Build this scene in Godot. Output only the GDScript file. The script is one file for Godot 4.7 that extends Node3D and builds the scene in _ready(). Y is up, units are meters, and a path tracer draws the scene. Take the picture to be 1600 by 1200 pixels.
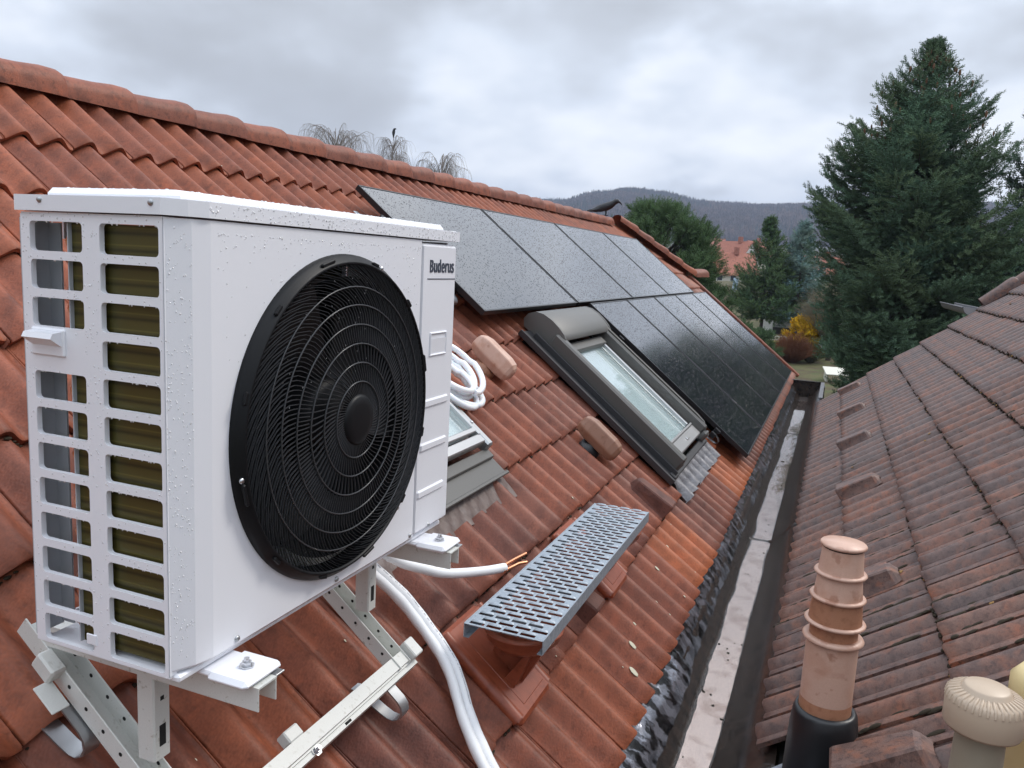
extends Node3D
# Rooftop with a heat pump, solar panels, roof windows and a valley gutter between two tiled roofs.
# Metres, y up. The eye is at the origin (about 4.2 m above the garden); both ridges run along z, far is -z.

const PITCH := 0.67544            # 38.7 degrees, both roofs
const MAIN_H := 1.47              # distance from the eye to the plane of the tile crests, left roof
const RIGHT_H := 1.115            # the same, right roof
const GROUND := -4.2

var rng := RandomNumberGenerator.new()
var M := {}                       # materials by name
var roof_l: Transform3D           # left roof: x = along the ridge away from the eye, y = out of the roof, z = down the slope
var roof_r: Transform3D           # right roof: x = along the ridge towards the eye, y = out, z = down the slope

# ---------------------------------------------------------------- mesh builder
class Geo:
	var v := PackedVector3Array()
	var sm := PackedInt32Array()   # smooth group per triangle
	var col := PackedColorArray()
	var use_col := false
	var c := Color.WHITE
	var s := -1                    # current smooth group, -1 flat
	func tri(a: Vector3, b: Vector3, d: Vector3) -> void:
		v.append(a); v.append(b); v.append(d); sm.append(s)
		if use_col:
			col.append(c); col.append(c); col.append(c)
	func quad(a: Vector3, b: Vector3, d: Vector3, e: Vector3) -> void:
		tri(a, b, d); tri(a, d, e)
	func box(at: Vector3, size: Vector3, bv := 0.0, b := Basis.IDENTITY) -> void:
		var h := size * 0.5
		if bv <= 0.0:
			var p := []
			for i in 8:
				p.append(at + b * Vector3(h.x if i & 1 else -h.x, h.y if i & 2 else -h.y, h.z if i & 4 else -h.z))
			quad(p[0], p[1], p[3], p[2]); quad(p[5], p[4], p[6], p[7]); quad(p[4], p[0], p[2], p[6])
			quad(p[1], p[5], p[7], p[3]); quad(p[2], p[3], p[7], p[6]); quad(p[4], p[5], p[1], p[0])
			return
		var q := Vector3(h.x - bv, h.y - bv, h.z - bv)
		var f := func(sx, sy, sz, ax): # corner point of the face along axis ax
			var o := Vector3(sx * q.x, sy * q.y, sz * q.z)
			o[ax] = [sx, sy, sz][ax] * h[ax]
			return at + b * o
		for ax in 3:
			for sg in [-1, 1]:
				var u := (ax + 1) % 3
				var w := (ax + 2) % 3
				var pts := []
				for k in [[-1, -1], [1, -1], [1, 1], [-1, 1]]:
					var sgn := [0, 0, 0]
					sgn[ax] = sg; sgn[u] = k[0]; sgn[w] = k[1]
					pts.append(f.call(sgn[0], sgn[1], sgn[2], ax))
				if sg > 0: quad(pts[3], pts[2], pts[1], pts[0])
				else: quad(pts[0], pts[1], pts[2], pts[3])
		for ax in 3:   # edges along ax
			var u := (ax + 1) % 3
			var w := (ax + 2) % 3
			for k in [[-1, -1], [1, -1], [1, 1], [-1, 1]]:
				var pts := []
				for e in [-1, 1]:
					var sgn := [0, 0, 0]
					sgn[ax] = e; sgn[u] = k[0]; sgn[w] = k[1]
					pts.append(f.call(sgn[0], sgn[1], sgn[2], u)); pts.append(f.call(sgn[0], sgn[1], sgn[2], w))
				if k[0] * k[1] > 0: quad(pts[0], pts[1], pts[3], pts[2])
				else: quad(pts[1], pts[0], pts[2], pts[3])
		for i in 8:
			var sx := 1 if i & 1 else -1
			var sy := 1 if i & 2 else -1
			var sz := 1 if i & 4 else -1
			var a: Vector3 = f.call(sx, sy, sz, 0)
			var d: Vector3 = f.call(sx, sy, sz, 1)
			var e: Vector3 = f.call(sx, sy, sz, 2)
			if sx * sy * sz > 0: tri(a, e, d)
			else: tri(a, d, e)
	func grid(rows: Array) -> void:   # rows of equal-length point lists
		for i in rows.size() - 1:
			var r0: Array = rows[i]
			var r1: Array = rows[i + 1]
			for j in r0.size() - 1:
				quad(r0[j], r0[j + 1], r1[j + 1], r1[j])
	func tube(pts: Array, r, sides := 8, caps := true) -> void:   # r: number or list
		var rows := []
		var side := Vector3.ZERO
		for i in pts.size():
			var t: Vector3 = (pts[mini(i + 1, pts.size() - 1)] - pts[maxi(i - 1, 0)]).normalized()
			if side == Vector3.ZERO:
				side = t.cross(Vector3.UP if absf(t.y) < 0.9 else Vector3.RIGHT).normalized()
			else:
				side = (side - t * side.dot(t)).normalized()
			var up := t.cross(side)
			var rr: float = r[i] if r is Array else r
			var row := []
			for k in sides + 1:
				var a := TAU * (k % sides) / sides
				row.append(pts[i] + (side * cos(a) + up * sin(a)) * rr)
			rows.append(row)
		grid(rows)
		if caps:
			var keep := s
			s = -1
			for e in [0, rows.size() - 1]:
				for k in sides:
					tri(pts[e], rows[e][k], rows[e][k + 1])
			s = keep
	func lathe(prof: Array, n := 32, xf := Transform3D.IDENTITY) -> void:   # prof: Vector2(radius, height) round +y
		var rows := []
		for p in prof:
			var row := []
			for k in n + 1:
				var a := TAU * (k % n) / n
				row.append(xf * Vector3(p.x * cos(a), p.y, p.x * sin(a)))
			rows.append(row)
		grid(rows)
	func prism(poly: Array, depth: float, xf := Transform3D.IDENTITY) -> void:   # polygon (x, y), swept from z -depth/2 to depth/2
		var p2 := PackedVector2Array(poly)
		var ix := Geometry2D.triangulate_polygon(p2)
		for z in [-0.5, 0.5]:
			for i in range(0, ix.size(), 3):
				tri(xf * Vector3(p2[ix[i]].x, p2[ix[i]].y, z * depth), xf * Vector3(p2[ix[i + 1]].x, p2[ix[i + 1]].y, z * depth), xf * Vector3(p2[ix[i + 2]].x, p2[ix[i + 2]].y, z * depth))
		for i in p2.size():
			var a := p2[i]
			var b := p2[(i + 1) % p2.size()]
			quad(xf * Vector3(a.x, a.y, -depth / 2), xf * Vector3(b.x, b.y, -depth / 2), xf * Vector3(b.x, b.y, depth / 2), xf * Vector3(a.x, a.y, depth / 2))
	func ball(at: Vector3, r: Vector3, n := 10, m := 6) -> void:
		var rows := []
		for i in m + 1:
			var row := []
			for k in n + 1:
				var a := TAU * (k % n) / n
				var e := PI * i / m
				row.append(at + Vector3(r.x * sin(e) * cos(a), r.y * cos(e), r.z * sin(e) * sin(a)))
			rows.append(row)
		grid(rows)
	func done() -> ArrayMesh:
		var st := SurfaceTool.new()
		st.begin(Mesh.PRIMITIVE_TRIANGLES)
		for i in sm.size():
			st.set_smooth_group(sm[i])
			for k in 3:
				if use_col:
					st.set_color(col[i * 3 + k])
				st.add_vertex(v[i * 3 + k])
		st.generate_normals()
		st.index()
		return st.commit()

# ---------------------------------------------------------------- nodes
func thing(called: String, label: String, category: String, xf := Transform3D.IDENTITY, group := "") -> Node3D:
	var o := Node3D.new()
	o.name = called
	add_child(o, true)
	o.transform = xf
	tag(o, label, category, group)
	return o

func tag(o: Node, label: String, category: String, group := "", kind := "") -> void:
	if label: o.set_meta("label", label)
	if category: o.set_meta("category", category)
	if group: o.set_meta("group", group)
	if kind: o.set_meta("kind", kind)

func part(called: String, mesh: Mesh, m: Material, parent: Node, xf := Transform3D.IDENTITY) -> MeshInstance3D:
	var o := MeshInstance3D.new()
	o.name = called
	o.mesh = mesh
	o.material_override = m
	o.transform = xf
	parent.add_child(o, true)
	return o

func structure(called: String, mesh: Mesh, m: Material, label := "") -> MeshInstance3D:
	var o := part(called, mesh, m, self)
	tag(o, label, "", "", "structure")
	return o

func swarm(called: String, mesh: Mesh, m: Material, parent: Node, xfs: Array, cols := []) -> MultiMeshInstance3D:
	var mm := MultiMesh.new()
	mm.transform_format = MultiMesh.TRANSFORM_3D
	mm.use_colors = not cols.is_empty()
	mm.mesh = mesh
	mm.instance_count = xfs.size()
	for i in xfs.size():
		mm.set_instance_transform(i, xfs[i])
		if not cols.is_empty():
			mm.set_instance_color(i, cols[i])
	var o := MultiMeshInstance3D.new()
	o.name = called
	o.multimesh = mm
	o.material_override = m
	parent.add_child(o, true)
	o.set_meta("kind", "stuff")
	return o

func rf(a: float, b: float) -> float:
	return rng.randf_range(a, b)

func at(x: float, y: float, z: float) -> Transform3D:
	return Transform3D(Basis.IDENTITY, Vector3(x, y, z))

# ---------------------------------------------------------------- materials
func lin(r: float, g: float, b: float) -> Color:
	return Color(r, g, b).linear_to_srgb()

func mat(key: String, colour: Color, rough := 0.6, metal := 0.0, tex: Texture2D = null, metres := 1.0, world := true) -> StandardMaterial3D:
	var m := StandardMaterial3D.new()
	m.resource_name = key
	m.albedo_color = colour
	m.roughness = rough
	m.metallic = metal
	if tex:
		m.albedo_texture = tex
	m.uv1_triplanar = true
	m.uv1_world_triplanar = world
	m.uv1_scale = Vector3.ONE / metres
	M[key] = m
	return m

func noise(seed_: int, freq: float, oct := 4, kind := FastNoiseLite.TYPE_SIMPLEX_SMOOTH) -> FastNoiseLite:
	var n := FastNoiseLite.new()
	n.seed = seed_
	n.noise_type = kind
	n.frequency = freq
	n.fractal_octaves = oct
	return n

func grey_bytes(seed_: int, freq: float, oct: int, size: int, kind := FastNoiseLite.TYPE_SIMPLEX_SMOOTH) -> PackedByteArray:
	var im := noise(seed_, freq, oct, kind).get_seamless_image(size, size, false, false, 0.2, true)
	im.convert(Image.FORMAT_L8)
	return im.get_data()

# a colour texture: base, blended towards other colours where noises pass thresholds; layers: [bytes, low, high, colour, strength]
func blend_tex(size: int, base: Color, layers: Array, grain: PackedByteArray, grain_amount: float) -> ImageTexture:
	var out := PackedByteArray()
	out.resize(size * size * 3)
	for i in size * size:
		var r := base.r
		var g := base.g
		var b := base.b
		for l in layers:
			var t: float = clampf((l[0][i] / 255.0 - l[1]) / (l[2] - l[1]), 0.0, 1.0) * l[4]
			if t > 0.0:
				var c: Color = l[3]
				r += (c.r - r) * t; g += (c.g - g) * t; b += (c.b - b) * t
		var k := 1.0 + (grain[i] / 255.0 - 0.5) * grain_amount
		out[i * 3] = clampi(int(r * k * 255.0), 0, 255)
		out[i * 3 + 1] = clampi(int(g * k * 255.0), 0, 255)
		out[i * 3 + 2] = clampi(int(b * k * 255.0), 0, 255)
	var im := Image.create_from_data(size, size, false, Image.FORMAT_RGB8, out)
	return ImageTexture.create_from_image(im)

func bump(bytes: PackedByteArray, size: int, strength: float) -> ImageTexture:
	var im := Image.create_from_data(size, size, false, Image.FORMAT_L8, bytes.duplicate())
	im.convert(Image.FORMAT_RGBA8)
	im.bump_map_to_normal_map(strength)
	return ImageTexture.create_from_image(im)

func with_bump(m: StandardMaterial3D, t: ImageTexture, scale := 1.0) -> void:
	m.normal_enabled = true
	m.normal_texture = t
	m.normal_scale = scale

func make_materials() -> void:
	var S := 512
	var patch := grey_bytes(11, 0.012, 4, S)
	var patch2 := grey_bytes(12, 0.02, 5, S)
	var blot := grey_bytes(13, 0.045, 4, S)
	var fine := grey_bytes(14, 0.25, 3, S)
	var speck := grey_bytes(15, 0.12, 2, S, FastNoiseLite.TYPE_CELLULAR)
	var grain_n := bump(fine, S, 2.0)
	var soft_n := bump(blot, S, 3.0)
	# left roof: fired clay, weathered; texture in sRGB
	var clay_tex := blend_tex(S, Color(0.86, 0.86, 0.86), [
		[patch, 0.5, 0.8, Color(0.62, 0.60, 0.60), 0.75], [patch2, 0.58, 0.85, Color(1.0, 0.93, 0.86), 0.7], [blot, 0.62, 0.8, Color(0.50, 0.47, 0.46), 0.55]], fine, 0.35)
	var clay := [[0.300, 0.084, 0.038], [0.260, 0.075, 0.038], [0.215, 0.065, 0.036], [0.165, 0.053, 0.033], [0.38, 0.105, 0.040], [0.225, 0.078, 0.048], [0.130, 0.048, 0.033]]
	for i in clay.size():
		var m := mat("clay_%d" % i, lin(clay[i][0] * 1.36, clay[i][1] * 1.46, clay[i][2] * 1.55), 0.54, 0.0, clay_tex, 0.9)
		m.metallic_specular = 0.40
		m.uv1_offset = Vector3(i * 0.37, i * 0.23, i * 0.61)
		with_bump(m, grain_n, 0.35)
	var mm := mat("clay_any", Color.WHITE, 0.50, 0.0, clay_tex, 0.9)
	mm.vertex_color_use_as_albedo = true
	with_bump(mm, grain_n, 0.35)
	# right roof: old dark engobed tiles with worn orange places and dark stains
	var old_tex := blend_tex(S, Color(0.80, 0.78, 0.78), [
		[patch2, 0.45, 0.75, Color(0.60, 0.59, 0.61), 0.8], [patch, 0.56, 0.8, Color(1.0, 0.78, 0.66), 0.8], [blot, 0.60, 0.72, Color(0.50, 0.48, 0.49), 0.7]], fine, 0.35)
	var old := [[0.150, 0.102, 0.094], [0.135, 0.096, 0.092], [0.162, 0.104, 0.092], [0.122, 0.092, 0.090], [0.178, 0.108, 0.090]]
	for i in old.size():
		var m := mat("old_%d" % i, lin(old[i][0] * 1.72, old[i][1] * 1.66, old[i][2] * 1.5), 0.42, 0.0, old_tex, 0.55)
		m.metallic_specular = 0.40
		m.uv1_offset = Vector3(i * 0.31, i * 0.17, i * 0.47)
		with_bump(m, grain_n, 0.4)
	mm = mat("old_any", Color.WHITE, 0.42, 0.0, old_tex, 0.55)
	mm.vertex_color_use_as_albedo = true
	with_bump(mm, grain_n, 0.4)
	mat("deck", lin(0.02, 0.017, 0.015), 0.9)
	mat("moss", lin(0.028, 0.020, 0.010), 0.95)
	mat("moss_gold", lin(0.26, 0.15, 0.05), 0.95)
	mat("lichen", lin(0.55, 0.52, 0.40), 0.9)
	var plaster_tex := blend_tex(S, Color(0.92, 0.92, 0.92), [[patch, 0.5, 0.8, Color(0.8, 0.79, 0.77), 0.6]], fine, 0.1)
	mat("plaster", lin(0.62, 0.58, 0.50), 0.85, 0.0, plaster_tex, 2.0)
	# heat pump
	var white := mat("powder_white", lin(0.83, 0.84, 0.88), 0.38)
	with_bump(white, bump(grey_bytes(21, 0.5, 2, 256), 256, 0.6), 0.12)
	white.uv1_scale = Vector3.ONE * 6.0
	mat("post_grey", lin(0.42, 0.44, 0.47), 0.5)
	var black := mat("black_plastic", lin(0.006, 0.0066, 0.008), 0.45)
	black.metallic_specular = 0.35
	with_bump(black, grain_n, 0.2)
	black.uv1_scale = Vector3.ONE * 5.0
	mat("black_wire", lin(0.042, 0.044, 0.048), 0.3)
	mat("blade_black", lin(0.009, 0.0095, 0.011), 0.3)
	mat("print", lin(0.05, 0.06, 0.085), 0.6)
	mat("steel", lin(0.62, 0.63, 0.65), 0.28, 1.0)
	mat("dull_steel", lin(0.42, 0.43, 0.44), 0.42, 0.9)
	mat("copper", lin(0.78, 0.36, 0.20), 0.35, 0.9)
	# condenser fins: fine vertical lines and horizontal tube rows
	var fin := Image.create(64, 64, false, Image.FORMAT_RGB8)
	for y in 64:
		for x in 64:
			var k := 0.88 + 0.12 * sin(x * TAU / 4.0)
			var t := 1.0 - 0.30 * exp(-pow((y - 32) / 7.0, 2.0)) + 0.22 * exp(-pow((y - 12) / 3.0, 2.0))
			fin.set_pixel(x, y, Color(0.62, 0.60, 0.36) * (k * t))
	var fm := mat("coil_fins", lin(0.33, 0.305, 0.22), 0.45, 0.3, ImageTexture.create_from_image(fin), 0.0254)
	fm.metallic = 0.35
	# solar panels
	var glass := mat("panel_glass", lin(0.010, 0.012, 0.019), 0.10)
	with_bump(glass, bump(speck, S, 1.2), 0.012)
	glass.uv1_scale = Vector3.ONE / 0.5
	glass.metallic_specular = 0.70
	glass.clearcoat_enabled = true
	glass.clearcoat = 0.6
	glass.clearcoat_roughness = 0.12
	mat("panel_frame", lin(0.014, 0.014, 0.016), 0.35, 0.2)
	mat("drop_dark", lin(0.010, 0.011, 0.014), 0.06)
	var dr := mat("drop_clear", Color(1, 1, 1, 0.5), 0.03)
	dr.refraction_enabled = true
	dr.refraction_scale = 0.033
	# roof windows
	mat("window_grey", lin(0.115, 0.112, 0.105), 0.42, 0.3)
	mat("shutter_grey", lin(0.145, 0.142, 0.134), 0.45, 0.3)
	mat("alu", lin(0.50, 0.50, 0.50), 0.35, 0.8)
	mat("window_dark", lin(0.03, 0.03, 0.033), 0.5)
	mat("blind", lin(0.52, 0.60, 0.60), 0.8)
	var pane := mat("pane", Color(0.75, 0.85, 0.86, 0.12), 0.03)
	pane.transparency = BaseMaterial3D.TRANSPARENCY_ALPHA
	var lead_tex := blend_tex(S, Color(0.55, 0.55, 0.56), [[blot, 0.5, 0.75, Color(0.34, 0.34, 0.36), 0.8], [patch2, 0.55, 0.8, Color(0.72, 0.72, 0.73), 0.7]], fine, 0.25)
	var lead := mat("lead", lin(0.62, 0.62, 0.64), 0.5, 0.35, lead_tex, 0.5)
	with_bump(lead, soft_n, 0.5)
	var apron_tex := blend_tex(S, Color(0.58, 0.50, 0.47), [[patch2, 0.5, 0.8, Color(0.44, 0.37, 0.35), 0.7], [patch, 0.55, 0.8, Color(0.66, 0.62, 0.61), 0.6]], fine, 0.5)
	with_bump(mat("old_lead", lin(0.46, 0.45, 0.45), 0.55, 0.1, apron_tex, 0.3), soft_n, 0.4)
	# valley gutter
	var gut_tex := blend_tex(S, Color(0.30, 0.27, 0.25), [[patch, 0.45, 0.75, Color(0.16, 0.145, 0.135), 0.85], [patch2, 0.58, 0.8, Color(0.40, 0.33, 0.29), 0.7], [blot, 0.66, 0.8, Color(0.10, 0.09, 0.09), 0.8]], fine, 0.35)
	with_bump(mat("gutter_metal", lin(0.46, 0.41, 0.38), 0.24, 0.25, gut_tex, 0.7), soft_n, 0.45)
	var foil_tex := blend_tex(S, Color(0.62, 0.63, 0.66), [[patch2, 0.52, 0.58, Color(0.05, 0.05, 0.055), 0.96], [patch, 0.60, 0.66, Color(0.06, 0.06, 0.06), 0.9]], fine, 0.15)
	with_bump(mat("foil", lin(0.75, 0.75, 0.78), 0.22, 0.75, foil_tex, 1.0), soft_n, 0.35)
	var wtr := mat("puddle", Color(0.94, 0.90, 0.87, 0.0), 0.02)
	wtr.refraction_enabled = true
	wtr.refraction_scale = 0.033
	wtr.metallic_specular = 0.6
	var strip_tex := blend_tex(S, Color(0.80, 0.77, 0.76), [[patch, 0.5, 0.8, Color(0.66, 0.60, 0.575), 0.75]], fine, 0.04)
	with_bump(mat("wet_zinc", lin(0.92, 0.90, 0.90), 0.09, 0.9, strip_tex, 0.9), soft_n, 0.02)
	mat("silt", lin(0.10, 0.072, 0.058), 0.9, 0.0, gut_tex, 0.3)
	mat("debris", lin(0.035, 0.028, 0.02), 0.9)
	# roof step and vents
	var zinc_tex := blend_tex(S, Color(0.76, 0.79, 0.81), [[blot, 0.55, 0.75, Color(0.62, 0.65, 0.68), 0.7], [patch2, 0.6, 0.8, Color(0.88, 0.89, 0.90), 0.7]], fine, 0.15)
	mat("zinc", lin(0.62, 0.65, 0.69), 0.45, 0.45, zinc_tex, 0.25)
	var red_tex := blend_tex(S, Color(0.9, 0.9, 0.9), [[patch2, 0.5, 0.8, Color(0.75, 0.72, 0.70), 0.7]], fine, 0.15)
	mat("red_paint", lin(0.36, 0.088, 0.040), 0.4, 0.0, red_tex, 0.4)
	var cap_tex := blend_tex(S, Color(0.92, 0.90, 0.88), [[patch, 0.52, 0.8, Color(0.84, 0.75, 0.69), 0.6], [patch2, 0.72, 0.82, Color(0.66, 0.52, 0.45), 0.5]], fine, 0.06)
	mat("faded_plastic", lin(0.34, 0.19, 0.13), 0.38, 0.0, cap_tex, 0.6)
	mat("pale_terracotta", lin(0.70, 0.48, 0.39), 0.42, 0.0, cap_tex, 0.8)
	mat("terracotta_plastic", lin(0.47, 0.225, 0.13), 0.42, 0.0, red_tex, 0.3)
	mat("beige_plastic", lin(0.46, 0.36, 0.265), 0.42)
	mat("olive_plastic", lin(0.27, 0.235, 0.175), 0.5)
	mat("cream_plastic", lin(0.66, 0.52, 0.26), 0.4)
	mat("black_rubber", lin(0.010, 0.011, 0.013), 0.38)
	mat("frame_cream", lin(0.74, 0.75, 0.71), 0.42, 0.0, blend_tex(S, Color(0.95, 0.95, 0.95), [[blot, 0.74, 0.82, Color(0.72, 0.70, 0.66), 0.6]], fine, 0.05), 0.5)
	mat("hole_spot", lin(0.01, 0.01, 0.01), 0.9)  # near-black that stands for the shade inside openings
	mat("insulation", lin(0.80, 0.81, 0.82), 0.55)
	var hose := mat("clear_hose", lin(0.82, 0.84, 0.86), 0.3)
	hose.subsurf_scatter_enabled = true
	hose.subsurf_scatter_strength = 0.15
	mat("bird_black", lin(0.014, 0.015, 0.018), 0.5)
	# garden
	var grass_tex := blend_tex(S, Color(0.42, 0.42, 0.26), [[patch, 0.45, 0.7, Color(0.36, 0.31, 0.22), 0.8], [patch2, 0.55, 0.8, Color(0.34, 0.40, 0.20), 0.7]], fine, 0.5)
	mat("ground", lin(0.55, 0.52, 0.45), 0.95, 0.0, grass_tex, 9.0)
	mat("lawn", lin(0.26, 0.25, 0.055), 0.95, 0.0, blend_tex(S, Color(0.9, 0.9, 0.9), [[patch2, 0.5, 0.8, Color(0.7, 0.75, 0.6), 0.7]], fine, 0.5), 4.0)
	mat("asphalt", lin(0.10, 0.105, 0.125), 0.8)
	mat("bark", lin(0.055, 0.042, 0.034), 0.95)
	mat("birch_twig", lin(0.25, 0.22, 0.20), 0.9)
	for e in [["spruce", 0.088, 0.138, 0.084], ["green_spruce", 0.075, 0.125, 0.056], ["blue_spruce", 0.16, 0.235, 0.215], ["pine", 0.090, 0.145, 0.065], ["dark_fir", 0.026, 0.046, 0.034], ["forsythia", 0.62, 0.42, 0.02], ["russet", 0.20, 0.085, 0.045], ["bare_twigs", 0.20, 0.175, 0.12], ["hedge", 0.10, 0.095, 0.04], ["hill_bare", 0.080, 0.058, 0.046], ["hill_fir", 0.014, 0.024, 0.020]]:
		var f := mat(e[0], Color.WHITE, 0.75)
		f.vertex_color_use_as_albedo = true
		f.albedo_color = lin(e[1], e[2], e[3])
		f.metallic_specular = 0.22
		if e[0] in ["spruce", "green_spruce", "blue_spruce", "pine", "forsythia", "hedge"]:
			f.backlight_enabled = true
			f.backlight = lin(e[1] * 0.7, e[2] * 0.7, e[3] * 0.5)
	mat("cone", lin(0.13, 0.065, 0.032), 0.8)
	mat("house_red", lin(0.50, 0.18, 0.11), 0.8, 0.0, clay_tex, 3.0)
	mat("house_wall", lin(0.68, 0.64, 0.54), 0.9)
	mat("house_white", lin(0.74, 0.74, 0.72), 0.9)
	mat("dark_glass", lin(0.02, 0.022, 0.026), 0.15)
	mat("dark_wood", lin(0.018, 0.016, 0.015), 0.8)
	mat("stone", lin(0.40, 0.38, 0.34), 0.9)
	mat("pale_blue", lin(0.42, 0.54, 0.66), 0.6)
	mat("white_board", lin(0.66, 0.64, 0.56), 0.7)
	mat("hill_ground", lin(0.075, 0.062, 0.05), 0.95, 0.0, grass_tex, 60.0)
	mat("field", lin(0.16, 0.19, 0.075), 0.95, 0.0, grass_tex, 40.0)

# ---------------------------------------------------------------- camera, sky, light
func make_view() -> void:
	var cam := Camera3D.new()
	cam.name = "camera"
	var yaw := deg_to_rad(21.76)
	var pit := deg_to_rad(8.71)
	var roll := deg_to_rad(2.95)
	var fwd := Vector3(-sin(yaw) * cos(pit), -sin(pit), -cos(yaw) * cos(pit))
	var r0 := fwd.cross(Vector3.UP).normalized()
	var u0 := r0.cross(fwd)
	var r := r0 * cos(roll) + u0 * sin(roll)
	cam.transform = Transform3D(Basis(r, r.cross(fwd), -fwd), Vector3.ZERO)
	cam.fov = 51.46
	cam.near = 0.05
	cam.far = 6000.0
	add_child(cam)
	cam.current = true

	var env := Environment.new()
	env.background_mode = Environment.BG_SKY
	var sky := Sky.new()
	var pan := PanoramaSkyMaterial.new()
	pan.panorama = ImageTexture.create_from_image(cloud_image())
	pan.energy_multiplier = 1.0
	sky.sky_material = pan
	env.sky = sky
	env.tonemap_mode = Environment.TONE_MAPPER_LINEAR
	env.tonemap_exposure = 1.12
	env.ssao_enabled = true
	env.ssil_enabled = true
	env.sdfgi_enabled = true
	env.fog_enabled = true
	env.fog_density = 0.00036
	env.fog_light_color = Color(0.68, 0.72, 0.80)
	var we := WorldEnvironment.new()
	we.name = "surroundings"
	we.environment = env
	add_child(we)

	var sun := DirectionalLight3D.new()   # the sun behind thick cloud: a wide weak glow
	sun.name = "sun"
	sun.light_energy = 0.5
	sun.light_color = Color(1.0, 0.97, 0.93)
	sun.light_angular_distance = 14.0
	sun.shadow_enabled = true
	add_child(sun)
	sun.look_at_from_position(Vector3(4.0, 6.5, -4.5), Vector3.ZERO)

func cloud_image() -> Image:
	var w := 2048
	var h := 1024
	var n1 := noise(5, 1.7, 6)
	var n2 := noise(8, 4.6, 5)
	var n3 := noise(3, 0.7, 3)
	var lumps := [[Vector3(-0.54, 0.28, -0.79), 0.16, -0.26], [Vector3(-0.30, 0.27, -0.91), 0.15, -0.22], [Vector3(-0.42, 0.22, -0.88), 0.07, 0.16], [Vector3(-0.20, 0.12, -0.97), 0.09, 0.14], [Vector3(-0.66, 0.24, -0.71), 0.10, 0.10], [Vector3(-0.06, 0.23, -0.97), 0.16, -0.10]]
	var data := PackedFloat32Array()
	data.resize(w * h * 3)
	data.fill(0.28)                                        # below the horizon
	for y in h / 2 + 4:
		var e := PI * (0.5 - (y + 0.5) / h)
		for x in w:
			var p := TAU * (x + 0.5) / w
			var d := Vector3(sin(p) * cos(e), sin(e), -cos(p) * cos(e))
			var up := absf(d.y)
			var q := Vector3(d.x, 0, d.z) / (up + 0.30)     # clouds lie in a flat layer
			var wob := n2.get_noise_3dv(q * 0.5 + Vector3(7, 0, 3))
			var c := n1.get_noise_3dv(q * 0.55) * 0.42 + wob * 0.36 + n3.get_noise_3dv(q) * 0.2
			for l in lumps:
				var dd: float = (d + Vector3(wob, n1.get_noise_3dv(q * 0.8), wob) * 0.16).distance_to(l[0]) / l[1]
				if dd < 2.5:
					c += exp(-dd * dd) * l[2] * 1.2
			var t := 0.5 + 0.5 * tanh((0.12 + c * 3.5))
			var dark := Color(0.45, 0.48, 0.53)
			var mid := Color(0.72, 0.79, 0.90)
			var hi := Color(1.02, 1.06, 1.12)
			var k := dark.lerp(mid, t * 2.0) if t < 0.5 else mid.lerp(hi, t * 2.0 - 1.0)
			var f := 1.0 + 1.3 * smoothstep(0.33, 1.0, up)   # overcast: the zenith is the brightest part
			var i := (y * w + x) * 3
			data[i] = k.r * f; data[i + 1] = k.g * f; data[i + 2] = k.b * f
	return Image.create_from_data(w, h, false, Image.FORMAT_RGBF, data.to_byte_array())

# ---------------------------------------------------------------- roof tiles
func clay_profile(x: float) -> float:          # two rolls in 0.29 m; 0 on the crest
	if x < 0.0045: return -0.072            # the open joint beside the neighbouring tile
	var c := 0.5 + 0.5 * cos((x - 0.0725) / 0.145 * TAU)
	return 0.048 * (pow(c, 0.95) - 1.0)

func old_profile(x0: float) -> float:          # a flat pan, a broad roll, a groove and a narrow lip along the side joint
	return old_shape(x0 * 2.0) * 0.70

func old_shape(x: float) -> float:
	if x < 0.006: return -0.074            # open side joint under the neighbour's lip
	var y := -0.046
	var a := (x - 0.170) / 0.098
	if absf(a) < 1.0: y = maxf(y, -0.046 + 0.046 * pow(cos(a * PI / 2), 0.9))
	if x > 0.276: y = -0.027 - 0.004 * pow((x - 0.305) / 0.03, 2.0)
	return y

# x across, z down the slope (0 at the front edge); far = limit of x at a given z (for tiles cut along the hip)
func tile_mesh(prof: Callable, width: float, n: int, length: float, fall: float, thick: float, seed_: int, limit = null) -> ArrayMesh:
	var g := Geo.new()
	var r := RandomNumberGenerator.new()
	r.seed = seed_
	var zs := [-length, -length * 0.55, -length * 0.12, -0.006, 0.0]
	var rows := []
	var amp := r.randf_range(0.96, 1.03)
	for zi in zs.size():
		var z: float = zs[zi]
		var row := []
		for i in n + 4:
			var x := width * (i - 3) / n
			if i < 4: x = [0.0, 0.0035, 0.0065, 0.012][i]
			var y: float = prof.call(clampf(x, 0.0, width)) * amp + z * fall
			if zi == zs.size() - 1: y -= 0.005
			y += 0.0007 * sin(x * 61.0 + z * 23.0 + seed_)
			if zi >= zs.size() - 2: z = zs[zi] + 0.0012 * sin(x * 90.0 + seed_ * 3.0)
			if limit != null: x = minf(x, limit.call(z))
			row.append(Vector3(x, y, z))
		rows.append(row)
	g.s = 1
	g.grid(rows)
	g.s = 2
	var front: Array = rows[-1]
	var low := []
	for p in front: low.append(p + Vector3(0, -thick, -0.003))
	g.grid([front, low])
	g.s = 3
	var side := []
	var side2 := []
	for row in rows:
		side.append(row[-1]); side2.append(row[-1] + Vector3(0, -thick * 0.9, 0))
	g.grid([side, side2])
	side = []; side2 = []
	for row in rows:
		side.append(row[0]); side2.append(row[0] + Vector3(0, -thick * 0.9, 0))
	g.grid([side2, side])
	return g.done()

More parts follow.
